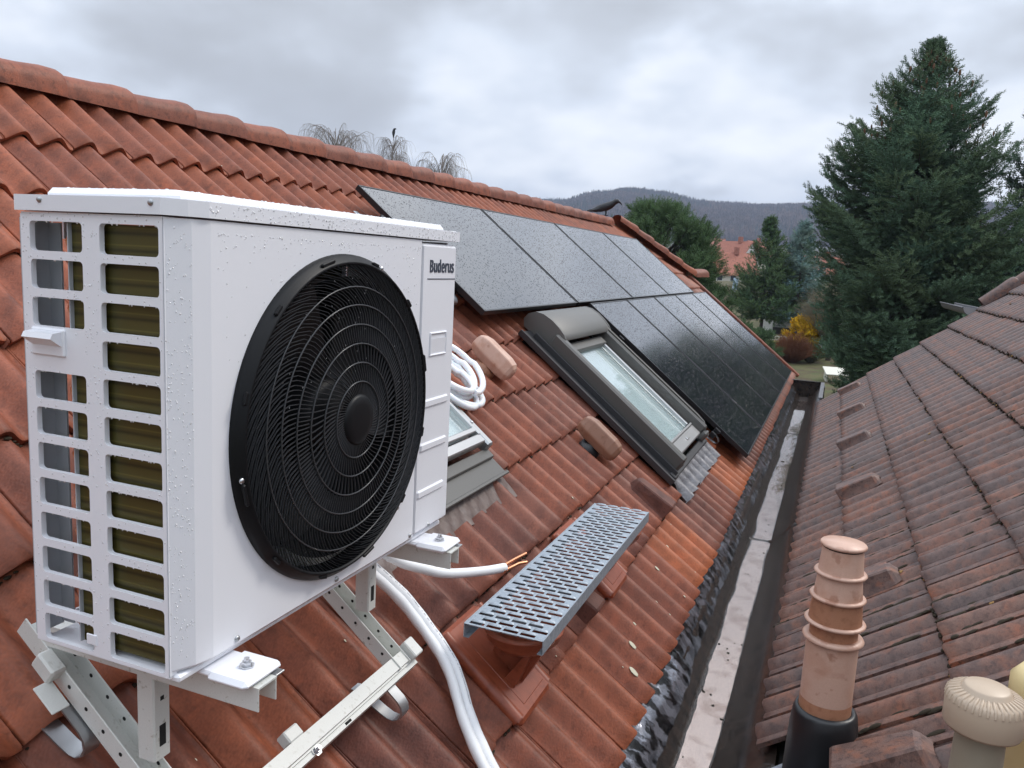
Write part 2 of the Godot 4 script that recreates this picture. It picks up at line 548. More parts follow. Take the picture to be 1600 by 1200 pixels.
func hip_edge(s: float) -> float:              # how far the left roof runs at slope position s
	return 13.1 if s > -1.72 else 13.1 + (s + 1.72) * 1.09

# lays [mesh, key of material, colour, transform, distance] lists: the nearest 300 singly, the rest as one stuff part
func lay(house: Node3D, list: Array, any: String) -> void:
	list.sort_custom(func(p, q): return p[3] < q[3])
	var rest := {}
	for i in list.size():
		var e: Array = list[i]
		if i < 300:
			part("roof_tile", e[0], M[e[1]], house, house.transform.affine_inverse() * e[2])
		else:
			if not rest.has(e[0]): rest[e[0]] = [[], []]
			rest[e[0]][0].append(house.transform.affine_inverse() * e[2])
			rest[e[0]][1].append((M[e[1]].albedo_color as Color).srgb_to_linear())
	var most = null
	for k in rest:
		swarm("roof_tiles_far", k, M[any], house, rest[k][0], rest[k][1])

func ridge_mesh(length: float, r0: float, r1: float, h0: float, h1: float) -> ArrayMesh:   # along +x, arch over z, wide end last with a rounded shoulder
	var g := Geo.new()
	g.s = 1
	var rows := []
	for st in [[0.0, r0, h0], [length * 0.55, lerpf(r0, r1, 0.5), lerpf(h0, h1, 0.5)], [length * 0.80, r1, h1], [length * 0.94, r1, h1], [length * 0.985, r1 * 0.985, h1 * 0.95], [length, r1 * 0.95, h1 * 0.84]]:
		var row := []
		for i in 13:
			var a := PI * i / 12.0
			var cx := cos(a)
			row.append(Vector3(st[0], st[2] * pow(sin(a), 0.62) - 0.035, signf(cx) * st[1] * pow(absf(cx), 0.75)))
		rows.append(row)
	g.grid(rows)
	g.s = 2
	var low := []
	for p in rows[-1]: low.append(Vector3(p.x - 0.004, p.y * 0.82 - 0.006, p.z * 0.86))
	g.grid([rows[-1], low])
	g.s = 3
	var e0 := []
	var e1 := []
	for row in rows:
		e0.append(row[0]); e1.append(row[0] + Vector3(0, 0.004, -0.014))
	g.grid([e0, e1])
	return g.done()

func quad_sheet(pts: Array, depth: Vector3) -> ArrayMesh:      # a flat polygon (convex) with thickness
	var g := Geo.new()
	for i in range(1, pts.size() - 1):
		g.tri(pts[0], pts[i], pts[i + 1])
		g.tri(pts[0] + depth, pts[i + 1] + depth, pts[i] + depth)
	for i in pts.size():
		var j := (i + 1) % pts.size()
		g.quad(pts[i], pts[i] + depth, pts[j] + depth, pts[j])
	return g.done()

func on_l(a: float, h: float, s: float) -> Vector3:
	return roof_l * Vector3(a, h, s)

func on_r(d: float, h: float, s: float) -> Vector3:
	return roof_r * Vector3(-d, h, s)

func hump_mesh() -> ArrayMesh:    # raised airing hood of a vent tile: a flat-topped wedge that opens down the slope
	var g := Geo.new()
	g.s = -1
	var rows := []
	for st in [[-0.255, 0.030, -0.020, 0.6], [-0.240, 0.045, 0.014, 0.62], [-0.225, 0.052, 0.024, 0.7], [-0.012, 0.066, 0.056, 0.76], [-0.003, 0.066, 0.053, 0.76], [0.0, 0.064, 0.048, 0.76]]:
		var w: float = st[1]
		var k: float = w * st[3]
		var h: float = st[2]
		var z: float = st[0]
		rows.append([Vector3(-w - 0.010, -0.045, z), Vector3(-w, -0.020, z), Vector3(-k - 0.006, h - 0.007, z), Vector3(-k, h, z), Vector3(k, h, z), Vector3(k + 0.006, h - 0.007, z), Vector3(w, -0.020, z), Vector3(w + 0.010, -0.045, z)])
	g.grid(rows)
	var low := []
	for p in rows[-1]: low.append(Vector3(p.x * 0.9, -0.045, -0.016))
	g.grid([rows[-1], low])
	return g.done()

func make_left_house() -> Node3D:
	var house := thing("house", "house under the orange red clay tile roof with the solar panels", "house", at(-3.2, GROUND, -6.4))
	var inv := house.transform.affine_inverse()
	var meshes := []
	for i in 3:
		meshes.append(tile_mesh(clay_profile, 0.297, 36, 0.405, 0.078, 0.017, i + 1))
	var list := []
	var half := tile_mesh(clay_profile, 0.297, 20, 0.10, 0.060, 0.016, 7)
	for k in 10:
		var s := 0.585 - 0.338 * k
		for j in 47:
			var a := -0.2565 + 0.29 * j
			var mid := a + 0.145
			var sm := s - 0.17
			if a > hip_edge(s) - 0.02: continue
			if mid > 4.62 and mid < 5.92 and sm > -1.15 and sm < 0.16: continue         # large roof window
			if mid > 2.05 and mid < 3.03 and sm > -1.5 and sm < -0.30 : continue   # small roof window and its apron
			if mid > 4.5 and mid < 10.7 and sm > -2.2 and sm < -1.35: continue           # wholly under the upper panels
			if mid > 6.5 and mid < 11.6 and sm > -1.2 and sm < 0.10: continue            # wholly under the lower panels
			var mesh: Mesh = meshes[rng.randi() % 3]
			var length := 0.405
			if mid > 2.05 and mid < 3.03 and k == 2: mesh = short_tile
			if a + 0.3 > hip_edge(s - 0.4):
				mesh = tile_mesh(clay_profile, 0.297, 36, 0.405, 0.078, 0.017, 9, func(z): return maxf(0.0, hip_edge(s + z) - a))
			var u := rng.randf()
			var key := 0
			if k >= 6: key = [0, 0, 1, 0, 1, 1, 0][int(u * 7)]
			elif k >= 4: key = [0, 1, 1, 0, 5, 1, 2][int(u * 7)]
			elif a < 2.6: key = [1, 2, 2, 3, 1, 2, 0][int(u * 7)]
			else: key = [1, 2, 2, 3, 5, 1, 5][int(u * 7)]
			if k == 0 and mid > 3.85 and mid < 4.5: key = 4
			if k <= 1 and mid > 5.6 and mid < 6.4: key = 4
			var x := roof_l * Transform3D(Basis.from_euler(Vector3(rf(-0.009, 0.009), rf(-0.008, 0.008), rf(-0.008, 0.008))), Vector3(a, rf(-0.002, 0.002), s + rf(-0.006, 0.006)))
			list.append([mesh, "clay_%d" % key, x, x.origin.length()])
	lay(house, list, "clay_any")
	# two vent tiles near the lower edge
	var hump := hump_mesh()
	for p in [[4.20, 6], [2.76, 6]]:
		part("vent_hood", hump, M["clay_%d" % p[1]], house, inv * roof_l * at(p[0], 0.004, 0.245))
	# under-roof boards
	var deck := [Vector3(-0.4, -0.10, 0.52), Vector3(13.05, -0.10, 0.52), Vector3(13.05, -0.10, -1.72), Vector3(11.85, -0.10, -2.83), Vector3(-0.4, -0.10, -2.83)]
	part("roof_boards", quad_sheet(deck, Vector3(0, -0.05, 0)), M.deck, house, inv * roof_l)
	# ridge
	var cap := ridge_mesh(0.405, 0.103, 0.122, 0.100, 0.122)
	var ax := on_l(0, 0.0, -2.82)
	var n := 0
	for i in 33:
		var d := 2.527 - 0.372 * 8 + 0.372 * i
		if d > 11.7: break
		var xf := Transform3D(Basis(Vector3(0, 0, -1), Vector3.UP, Vector3(1, 0, 0)) * Basis.from_euler(Vector3(rf(-0.01, 0.01), rf(-0.012, 0.012), rf(-0.008, 0.008))), Vector3(ax.x - 0.105, ax.y + 0.012, -d + 0.39))
		part("ridge_tile", cap, M["clay_%d" % [1, 2, 5, 2, 1][rng.randi() % 5]], house, inv * xf)
	# hip down to the little end eave, its last cap flared
	var h0 := on_l(11.75, 0.05, -2.88)
	var h1 := on_l(13.2, 0.03, -1.70)
	var hd := (h1 - h0).normalized()
	var hz := hd.cross(Vector3.UP).normalized()
	for i in 5:
		var xf := Transform3D(Basis(hd, hz.cross(hd), hz), h0.lerp(h1, i / 5.0 - 0.02))
		part("hip_tile", cap, M["clay_%d" % [1, 5, 2, 1, 0][i]], house, inv * xf)
	var flare := ridge_mesh(0.46, 0.10, 0.16, 0.10, 0.13)
	part("hip_end_tile", flare, M.clay_5, house, inv * Transform3D(Basis(Vector3(0.16, 0.02, -0.98).normalized(), Vector3.UP, Vector3(0.98, 0, 0.16)), h1 + Vector3(0, 0.0, 0.05)))
	# verge on the gable below the hip
	for i in 7:
		var p := on_l(13.12, 0.0, -1.70 + 0.33 * i)
		var g := Geo.new()
		g.box(Vector3(0, 0, 0.16), Vector3(0.13, 0.05, 0.36), 0.01)
		part("verge_tile", g.done(), M["clay_%d" % (2 + i % 2)], house, inv * Transform3D(roof_l.basis, p))
	# the side of the roof that is turned away, the hipped end and the walls
	var top := on_l(0, -0.04, -2.88)
	var back := Vector3(-2.0 * 3.22 - 0.46, -1.58, 0)
	part("back_slope", quad_sheet([Vector3(top.x, top.y, 0.4), Vector3(back.x, back.y, 0.4), Vector3(back.x, back.y, -13.1), Vector3(top.x - 1.0, top.y - 0.8, -13.1), Vector3(top.x, top.y, -11.85)], Vector3(0.04, -0.06, 0)), M.clay_1, house, inv)
	part("hip_slope", quad_sheet([Vector3(top.x, top.y, -11.85), Vector3(top.x - 0.95, top.y - 0.76, -13.2), Vector3(top.x + 0.9, top.y - 0.72, -13.2)], Vector3(0, -0.05, 0.03)), M.clay_1, house, inv)
	var w := Geo.new()
	w.box(Vector3(-0.85, (GROUND - 1.72) / 2, -6.35), Vector3(0.3, -1.72 - GROUND, 13.1))
	part("wall", w.done(), M.plaster, house, inv)
	w = Geo.new()
	w.box(Vector3(-6.2, (GROUND - 1.75) / 2, -6.35), Vector3(0.3, -1.75 - GROUND, 13.1))
	part("wall", w.done(), M.plaster, house, inv)
	w = Geo.new()
	w.prism([Vector2(-6.05, GROUND), Vector2(-1.0, GROUND), Vector2(-1.0, -1.6), Vector2(-2.4, -0.4), Vector2(-4.2, -0.4), Vector2(-6.05, -1.75)], 0.3, at(0, 0, -12.75))
	part("gable_wall", w.done(), M.plaster, house, inv)
	# pale lichen on the tiles
	var disc := Geo.new()
	disc.s = 1
	disc.ball(Vector3.ZERO, Vector3(1, 0.12, 1), 9, 4)
	var spots := []
	for i in 70:
		var a := 2.136 + 0.145 * rng.randi_range(-7, 24) + rf(-0.03, 0.03)
		var s := rf(-1.1, 0.55) if i < 55 else rf(-2.5, -0.4)
		if a > 2.0 and a < 3.1 and s < -0.3: continue
		if a > 4.4: continue
		var k := fposmod(0.585 - s, 0.338)
		var r := rf(0.003, 0.006) if rng.randf() < 0.85 else rf(0.009, 0.014)
		spots.append(inv * roof_l * Transform3D(Basis.from_scale(Vector3(r * rf(0.8, 1.3), r, r * rf(0.8, 1.5))), Vector3(a, -0.001 + clay_profile(fposmod(a + 0.2565, 0.29)) - k * 0.078 + 0.001, s)))
	for p in [[2.861, 0.435, 0.018], [2.716, 0.485, 0.020], [3.006, 0.40, 0.008], [3.586, 0.36, 0.012]]:
		spots.append(inv * roof_l * Transform3D(Basis.from_scale(Vector3(p[2] * 0.8, p[2] * 0.5, p[2] * 1.2)), Vector3(p[0], -(0.585 - p[1]) * 0.078 - 0.001, p[1])))
	swarm("lichen_spots", disc.done(), M.lichen, house, spots)
	# dark moss in the laps
	var tuft := Geo.new()
	tuft.s = 1
	tuft.ball(Vector3.ZERO, Vector3(1, 0.6, 0.8), 7, 4)
	var bits := []
	for k in range(0, 6):
		for i in 260:
			var a := rf(0.4, 4.6)
			var r := rf(0.002, 0.007)
			if rng.randf() < 0.5 and noise(77, 0.9, 2).get_noise_2d(a, k) < 0.0: continue
			var s := 0.585 - 0.338 * k
			if a > 2.0 and a < 3.1 and k == 3: continue
			bits.append(inv * roof_l * Transform3D(Basis.from_scale(Vector3(r * 1.6, r, r)), Vector3(a, clay_profile(fposmod(a + 0.2565, 0.29)) - 0.023, s + 0.003)))
	swarm("moss", tuft.done(), M.moss, house, bits)
	return house

var short_tile: Mesh

func make_right_house() -> void:
	var house := thing("house", "house on the right under the dark brown mossy tile roof", "house", at(3.0, GROUND, -5.0))
	var inv := house.transform.affine_inverse()
	var meshes := []
	for i in 3:
		meshes.append(tile_mesh(old_profile, 0.1705, 24, 0.400, 0.080, 0.017, i + 21))
	var list := []
	var fronts := [1.03]
	for k in 9: fronts.append(0.71 - 0.338 * k)
	for k in fronts.size():
		for j in 62:
			var a := -10.45 + 0.1675 * j
			if k == 0 and a > -2.60 and a < -2.0: continue
			if k > 7 and a > -4.0: continue
			var x := roof_r * Transform3D(Basis.from_euler(Vector3(rf(-0.009, 0.009), rf(-0.007, 0.007), rf(-0.009, 0.009))), Vector3(a, rf(-0.0015, 0.0015), fronts[k] + rf(-0.006, 0.006)))
			list.append([meshes[rng.randi() % 3], "old_%d" % [0, 1, 1, 2, 3, 3, 0, 1, 4][rng.randi() % 9], x, x.origin.length()])
	lay(house, list, "old_any")
	var hump := hump_mesh()
	for d in [9.95, 8.35, 6.70, 5.18, 3.56, 2.20]:
		var jj := roundf((10.45 - d) / 0.1675)
		part("vent_hood", hump, M["old_%d" % (rng.randi() % 2)], house, inv * roof_r * Transform3D(Basis.from_scale(Vector3(1.15, 0.9, 1)), Vector3(-10.45 + 0.1675 * jj + 0.085, 0.006, 0.715)))
	var deck := [Vector3(-10.4, -0.10, 1.0), Vector3(0.0, -0.10, 1.0), Vector3(0.0, -0.10, -2.45), Vector3(-10.4, -0.10, -2.45)]
	part("roof_boards", quad_sheet(deck, Vector3(0, -0.05, 0)), M.deck, house, inv * roof_r)
	var rp := on_r(0, -0.02, -2.42)
	part("back_slope", quad_sheet([Vector3(rp.x, rp.y, 0), Vector3(rp.x, rp.y, -10.4), Vector3(2 * rp.x - 0.1, -1.55, -10.4), Vector3(2 * rp.x - 0.1, -1.55, 0)], Vector3(-0.04, -0.06, 0)), M.old_1, house, inv)
	var cap := ridge_mesh(0.42, 0.105, 0.125, 0.10, 0.12)
	for i in 16:
		part("ridge_tile", cap, M["old_%d" % (rng.randi() % 3)], house, inv * Transform3D(Basis(Vector3(0, 0, -1), Vector3.UP, Vector3(1, 0, 0)), Vector3(rp.x + 0.03, rp.y + 0.04, -4.2 - 0.39 * i)))
	# capped verge at the far gable, above the small eaves gutter of the wing behind
	var up := -roof_r.basis.z
	for i in 4:
		part("verge_tile", cap, M["old_%d" % [1, 0, 1, 3][i]], house, inv * Transform3D(Basis(up, roof_r.basis.y, up.cross(roof_r.basis.y)), on_r(10.42, 0.01, -1.06 - 0.385 * i)))
	var w := Geo.new()
	w.box(Vector3(0.35, (GROUND - 1.66) / 2, -5.2), Vector3(0.3, -1.66 - GROUND, 10.3))
	part("wall", w.done(), M.plaster, house, inv)
	w = Geo.new()
	w.prism([Vector2(0.5, GROUND), Vector2(5.2, GROUND), Vector2(5.2, -1.3), Vector2(rp.x, rp.y - 0.2), Vector2(0.5, -1.25)], 0.3, at(0, 0, -10.15))
	part("gable_wall", w.done(), M.plaster, house, inv)
	# moss along the joints of the courses and dark clumps in the grooves
	var tuft := Geo.new()
	tuft.s = 1
	tuft.ball(Vector3.ZERO, Vector3(1, 0.6, 0.8), 7, 4)
	var mesh := tuft.done()
	var bits := []
	var gold := []
	var field := noise(41, 0.8, 3)
	for k in range(1, fronts.size()):
		var f: float = fronts[k]
		var dense := clampf(0.25 + (k - 1) * 0.22, 0.0, 1.0)
		for i in int(900 * dense):
			var d := rf(1.2, 10.4)
			if field.get_noise_2d(d * 2.0, k * 5.0) < 0.05 - dense * 0.25: continue
			var r := rf(0.004, 0.012) * (0.6 + 0.5 * dense)
			var x := fposmod(10.45 - d, 0.1675)
			var xf := inv * roof_r * Transform3D(Basis.from_scale(Vector3(r * 1.4, r * 0.9, r)), Vector3(-d, old_profile(x) - 0.018, f + rf(0.0, 0.006)))
			if rng.randf() < 0.10 * dense: gold.append(xf)
			else: bits.append(xf)
	for i in 2200:
		var k := rng.randi_range(0, 8)
		var f: float = fronts[k]
		var j := rng.randi_range(0, 55)
		var x: float = [0.136, 0.006, 0.006, 0.008][rng.randi() % 4]
		var z := rf(-0.32, -0.01)
		var d := 10.45 - 0.1675 * j - x
		if d < 1.2 or field.get_noise_2d(d, k * 3.0) < -0.12: continue
		for q in rng.randi_range(1, 4):
			var r := rf(0.006, 0.013)
			bits.append(inv * roof_r * Transform3D(Basis.from_scale(Vector3(r, r * 0.7, r * rf(1.4, 3.5))), Vector3(-d + rf(-0.004, 0.004), -0.025 + z * 0.080 + 0.001, f + z + rf(-0.03, 0.03))))
	swarm("moss", mesh, M.moss, house, bits)
	for i in 34:
		var k := rng.randi_range(1, 8)
		var x := 0.085 + rf(-0.02, 0.02)
		var z := rf(-0.3, -0.02)
		var j := rng.randi_range(0, 56)
		for q in 3:
			var r := rf(0.004, 0.012)
			gold.append(inv * roof_r * Transform3D(Basis.from_scale(Vector3(r, 0.003, r)), Vector3(-10.45 + 0.1675 * j + x + rf(-0.01, 0.01), old_profile(x) + z * 0.080, fronts[k] + z + rf(-0.01, 0.01))))
	swarm("golden_lichen", mesh, M.moss_gold, house, gold)

# ---------------------------------------------------------------- solar panels
func make_panels() -> void:
	var names := ["nearest the heat pump", "second from the heat pump", "third from the heat pump", "farthest, below the crow on the ridge"]
	var low_names := ["beside the right edge of the big roof window", "second from the big roof window", "in the middle of its row", "second from the far gable", "outermost at the far gable"]
	var drop := Geo.new()
	drop.s = 1
	var rows := []
	for i in 4:
		var row := []
		for k in 8:
			var a := TAU * (k % 7) / 7
			var e := PI / 2 * i / 3
			row.append(Vector3(sin(e) * cos(a), cos(e) * 0.45, sin(e) * sin(a)))
		rows.append(row)
	drop.grid(rows)
	var drop_mesh := drop.done()
	for row_i in 2:
		var n := 4 if row_i == 0 else 5
		var pw := 1.722 if row_i == 0 else 1.155
		var pl := 1.088 if row_i == 0 else 1.675
		for i in n:
			var a := (4.075 + 1.745 * i) if row_i == 0 else (6.075 + 1.178 * i)
			var s := -2.325 if row_i == 0 else -1.222
			var xf := roof_l * Transform3D(Basis.IDENTITY, Vector3(a + pw / 2, 0.12, s + pl / 2))
			var label: String = ("black wet solar panel of the upper row, " + names[i]) if row_i == 0 else ("black solar panel of the lower row, " + low_names[i])
			var t := thing("solar_panel", label, "solar panel", xf, "black solar panels on the clay roof")
			var f := Geo.new()
			for sg in [-1, 1]:
				f.box(Vector3(sg * (pw / 2 - 0.006), -0.017, 0), Vector3(0.012, 0.034, pl), 0.0015)
				f.box(Vector3(0, -0.017, sg * (pl / 2 - 0.006)), Vector3(pw - 0.025, 0.0335, 0.012), 0.0015)
			part("frame", f.done(), M.panel_frame, t)
			var g := Geo.new()
			g.box(Vector3(0, -0.006, 0), Vector3(pw - 0.024, 0.006, pl - 0.024))
			part("glass", g.done(), M.panel_glass, t)
			var xs := []
			for q in int(pw * pl * 2400):
				var r := rf(0.0010, 0.0037)
				xs.append(Transform3D(Basis.from_scale(Vector3(r * rf(0.8, 1.2), r, r * rf(0.9, 1.5))), Vector3(rf(-0.5, 0.5) * (pw - 0.03), -0.003, rf(-0.5, 0.5) * (pl - 0.03))))
			swarm("rain_drops", drop_mesh, M.drop_dark, t, xs)
			# clamps between panels
			for e in [-0.3, 0.3]:
				var c := Geo.new()
				c.box(Vector3(pw / 2 + 0.0115, -0.003, pl * e), Vector3(0.034, 0.010, 0.05), 0.002)
				part("clamp", c.done(), M.panel_frame, t)
	# mounting rails with their steel hooks: they run along the ridge and stick out at the panel ends
	for e in [[-2.05, 3.99, 11.1, "upper"], [-1.48, 3.99, 11.1, "lower"]]:
		rail(e[0], e[1], e[2], "black mounting rail under the upper panels, %s one, its end and hook showing" % e[3])
	for e in [[-0.85, 6.0, 12.0, "upper"], [0.16, 6.0, 12.0, "lower"]]:
		rail(e[0], e[1], e[2], "black mounting rail under the lower panels, %s one" % e[3])

func rail(s: float, a0: float, a1: float, label: String) -> void:
	var t := thing("mounting_rail", label, "rail", roof_l * at(a0, 0.0, s), "rails that carry the solar panels")
	var g := Geo.new()
	g.box(Vector3((a1 - a0) / 2, 0.058, 0), Vector3(a1 - a0, 0.036, 0.036), 0.002)
	part("profile", g.done(), M.panel_frame, t)
	var e := Geo.new()
	e.box(Vector3(0.045, 0.092, 0.005), Vector3(0.03, 0.028, 0.05), 0.003)
	e.box(Vector3(-0.015, 0.058, 0), Vector3(0.03, 0.044, 0.044), 0.003)
	part("end_clamp", e.done(), M.panel_frame, t)
	var n := int((a1 - a0) / 1.16)
	for i in n:
		var h := Geo.new()
		h.s = 1
		var w := 0.032
		var rows := []
		for p in [Vector2(0.02, 0.05), Vector2(0.05, 0.046), Vector2(0.072, 0.030), Vector2(0.074, 0.012), Vector2(0.055, 0.002), Vector2(0.0, -0.006), Vector2(-0.2, -0.014)]:
			rows.append([Vector3(0.09 + i * 1.16, p.y, p.x), Vector3(0.09 + w + i * 1.16, p.y, p.x)])
		h.grid(rows)
		var low := []
		for r in rows: low.append([r[0] + Vector3(0, -0.006, -0.004), r[1] + Vector3(0, -0.006, -0.004)])
		h.grid(low)
		for q in 2:
			var u := []
			var v := []
			for k in rows.size():
				u.append(rows[k][q]); v.append(low[k][q])
			h.grid([u, v])
		part("roof_hook", h.done(), M.dull_steel, t)

# ---------------------------------------------------------------- roof windows (parts of the house)
func make_roof_windows(house: Node3D) -> void:
	var inv := house.transform.affine_inverse()
	# the large one with a roller shutter; local frame: x along the ridge from its left edge, z down the slope from its top
	var xf := inv * roof_l * at(4.62, 0.0, -1.095) * Transform3D(Basis.from_scale(Vector3(1, 0.92, 0.955)), Vector3.ZERO)
	var W := 1.20
	var L := 1.26
	var root := Node3D.new()
	root.name = "roof_window"
	root.transform = xf
	house.add_child(root, true)
	root.set_meta("label", "large grey roof window with a rounded roller shutter box at its top")
	var g := Geo.new()   # side flashing
	g.box(Vector3(0.035, 0.012, 0.64), Vector3(0.19, 0.02, 1.36), 0.004)
	g.box(Vector3(-0.055, 0.03, 0.64), Vector3(0.012, 0.03, 1.36), 0.002)
	g.box(Vector3(0.075, 0.035, 0.66), Vector3(0.02, 0.05, 1.28), 0.002)
	part("side_flashing", g.done(), M.window_dark, root)
	g = Geo.new()
	g.box(Vector3(W + 0.0, 0.012, 0.64), Vector3(0.17, 0.02, 1.36), 0.004)
	part("side_flashing", g.done(), M.window_dark, root)
	g = Geo.new()   # shutter guide rails
	g.box(Vector3(0.135, 0.083, 0.70), Vector3(0.075, 0.125, 1.16), 0.012)
	part("guide_rail", g.done(), M.window_grey, root)
	g = Geo.new()
	g.box(Vector3(W - 0.072, 0.083, 0.68), Vector3(0.044, 0.125, 1.12), 0.012)
	part("guide_rail", g.done(), M.window_grey, root)
	g = Geo.new()
	g.s = 1
	g.tube([Vector3(W - 0.05, 0.152, 0.16), Vector3(W - 0.05, 0.152, 1.12), Vector3(W - 0.05, 0.148, 1.19), Vector3(W - 0.055, 0.12, 1.235), Vector3(W - 0.07, 0.06, 1.25)], 0.009, 8)
	part("rail_edge", g.done(), M.shutter_grey, root)
	g = Geo.new()   # rounded end caps of the rails
	for x in [0.135, W - 0.078]:
		g.box(Vector3(x, 0.07, 1.265), Vector3(0.070, 0.105, 0.05), 0.02)
	part("rail_cap", g.done(), M.shutter_grey, root)
	# shutter box: rounded profile swept along x
	g = Geo.new()
	g.s = 1
	var prof := [Vector2(-0.09, 0.01), Vector2(-0.125, 0.05), Vector2(-0.122, 0.10), Vector2(-0.09, 0.145), Vector2(-0.04, 0.170), Vector2(0.03, 0.180), Vector2(0.10, 0.176), Vector2(0.155, 0.165), Vector2(0.185, 0.150), Vector2(0.19, 0.140)]
	var xs := [0.150, 0.160, W * 0.5, W - 0.025, W - 0.015]
	var rows := []
	for i in xs.size():
		var row := []
		var k := 0.975 if i == 0 or i == xs.size() - 1 else 1.0
		for p in prof: row.append(Vector3(xs[i], p.y * k, p.x * k))
		rows.append(row)
	g.grid(rows)
	part("shutter_box", g.done(), M.shutter_grey, root)
	var low := prof.duplicate()
	low.append(Vector2(0.185, 0.06))
	low.append(Vector2(0.10, 0.012))
	for e in [0.140, W - 0.005]:
		g = Geo.new()
		g.prism(low, 0.022, Transform3D(Basis(Vector3(0, 0, 1), Vector3(0, 1, 0), Vector3(-1, 0, 0)), Vector3(e, 0.001, 0)))
		part("box_end", g.done(), M.shutter_grey, root)
	g = Geo.new()   # sash
	g.box(Vector3(W / 2 + 0.02, 0.065, 0.215), Vector3(W - 0.31, 0.05, 0.075), 0.006)
	part("sash", g.done(), M.shutter_grey, root)
	g = Geo.new()
	g.box(Vector3(0.185, 0.050, 0.68), Vector3(0.024, 0.045, 0.96), 0.006)
	g.box(Vector3(W - 0.142, 0.050, 0.66), Vector3(0.026, 0.045, 0.93), 0.006)
	part("sash", g.done(), M.alu, root)
	g = Geo.new()
	g.box(Vector3(W / 2 + 0.02, 0.072, 1.19), Vector3(W - 0.29, 0.03, 0.095), 0.008)
	g.box(Vector3(W / 2 + 0.02, 0.085, 1.135), Vector3(W - 0.31, 0.02, 0.018), 0.004)
	g.box(Vector3(W / 2 + 0.10, 0.09, 1.19), Vector3(0.07, 0.012, 0.025), 0.004)
	part("bottom_rail", g.done(), M.alu, root)
	g = Geo.new()
	g.box(Vector3(W / 2 + 0.02, 0.050, 0.69), Vector3(W - 0.34, 0.008, 0.90))
	part("pane", g.done(), M.pane, root)
	g = Geo.new()
	g.box(Vector3(W / 2 + 0.02, 0.018, 0.69), Vector3(W - 0.26, 0.006, 0.94))
	part("blind", g.done(), M.blind, root)
	# pleated lead apron below it, following the tiles
	apron(house, inv * roof_l, 4.66, 5.92, 0.165, 0.30, 0.010, M.lead, 1.0)
	g = Geo.new()
	g.box(Vector3(0.62, 0.02, 1.29), Vector3(1.17, 0.03, 0.05), 0.006)
	part("lower_flashing", g.done(), M.window_dark, root)

	# the smaller, older one beside the heat pump
	root = Node3D.new()
	root.name = "roof_window"
	root.transform = inv * roof_l * at(2.19, 0.0, -1.42)
	house.add_child(root, true)
	root.set_meta("label", "older grey roof window half hidden behind the heat pump")
	g = Geo.new()
	g.box(Vector3(0.868, 0.03, 0.44), Vector3(0.045, 0.055, 0.90), 0.008)
	g.box(Vector3(-0.02, 0.03, 0.44), Vector3(0.045, 0.055, 0.90), 0.008)
	part("cover_strip", g.done(), M.dull_steel, root)
	g = Geo.new()
	g.box(Vector3(0.825, 0.055, 0.40), Vector3(0.016, 0.03, 0.86), 0.003)
	g.box(Vector3(0.43, 0.045, 0.845), Vector3(0.80, 0.04, 0.045), 0.005)
	g.box(Vector3(0.43, 0.058, 0.80), Vector3(0.78, 0.025, 0.025), 0.004)
	part("sash", g.done(), M.alu, root)
	g = Geo.new()
	g.box(Vector3(0.43, 0.05, 0.38), Vector3(0.77, 0.008, 0.82))
	part("pane", g.done(), M.pane, root)
	g = Geo.new()
	g.box(Vector3(0.43, 0.015, 0.38), Vector3(0.80, 0.006, 0.84))
	part("blind", g.done(), M.blind, root)
	g = Geo.new()
	g.box(Vector3(0.43, 0.006, 0.905), Vector3(0.90, 0.03, 0.05), 0.004)
	g.box(Vector3(0.43, -0.003, 0.965), Vector3(0.92, 0.012, 0.10), 0.003)
	g.box(Vector3(0.43, 0.006, 1.015), Vector3(0.94, 0.010, 0.016), 0.003)
	part("lower_flashing", g.done(), M.window_grey, root)
	for i in 2:
		g = Geo.new()
		g.lathe([Vector2(0, 0.006), Vector2(0.006, 0.005), Vector2(0.008, 0)], 10, at(0.868, 0.058, 0.60 + 0.16 * i))
		part("screw", g.done(), M.steel, root)
	apron(house, inv * roof_l, 2.0, 3.11, -0.42, -0.312, -0.045, M.old_lead, 0.0)

func apron(house: Node3D, xf: Transform3D, a0: float, a1: float, s0: float, s1: float, h: float, m: Material, wave: float) -> void:
	var g := Geo.new()
	g.s = 1
	var rows := []
	for i in 7:
		var t := i / 6.0
		var row := []
		for j in 81:
			var a := lerpf(a0, a1, j / 80.0)
			var w := clay_profile(fposmod(a + 0.2565, 0.29)) * clampf(t * 2.5, 0.15, 1.0) * wave
			row.append(Vector3(a, h + w * 0.9 - (0.018 * t - 0.012 if wave == 0.0 else 0.0) + 0.003 * sin(a * 70.0 + t * 4.0) + 0.002 * sin(a * 173.0), lerpf(s0, s1, t) + 0.008 * sin(a * 31.0) * t - (0.02 if i == 0 else 0.0)))
		rows.append(row)
	g.grid(rows)
	g.s = 2
	var low := []
	for p in rows[-1]: low.append(p + Vector3(0, -0.006, 0))
	g.grid([rows[-1], low])
	part("apron_flashing", g.done(), m, house, xf)

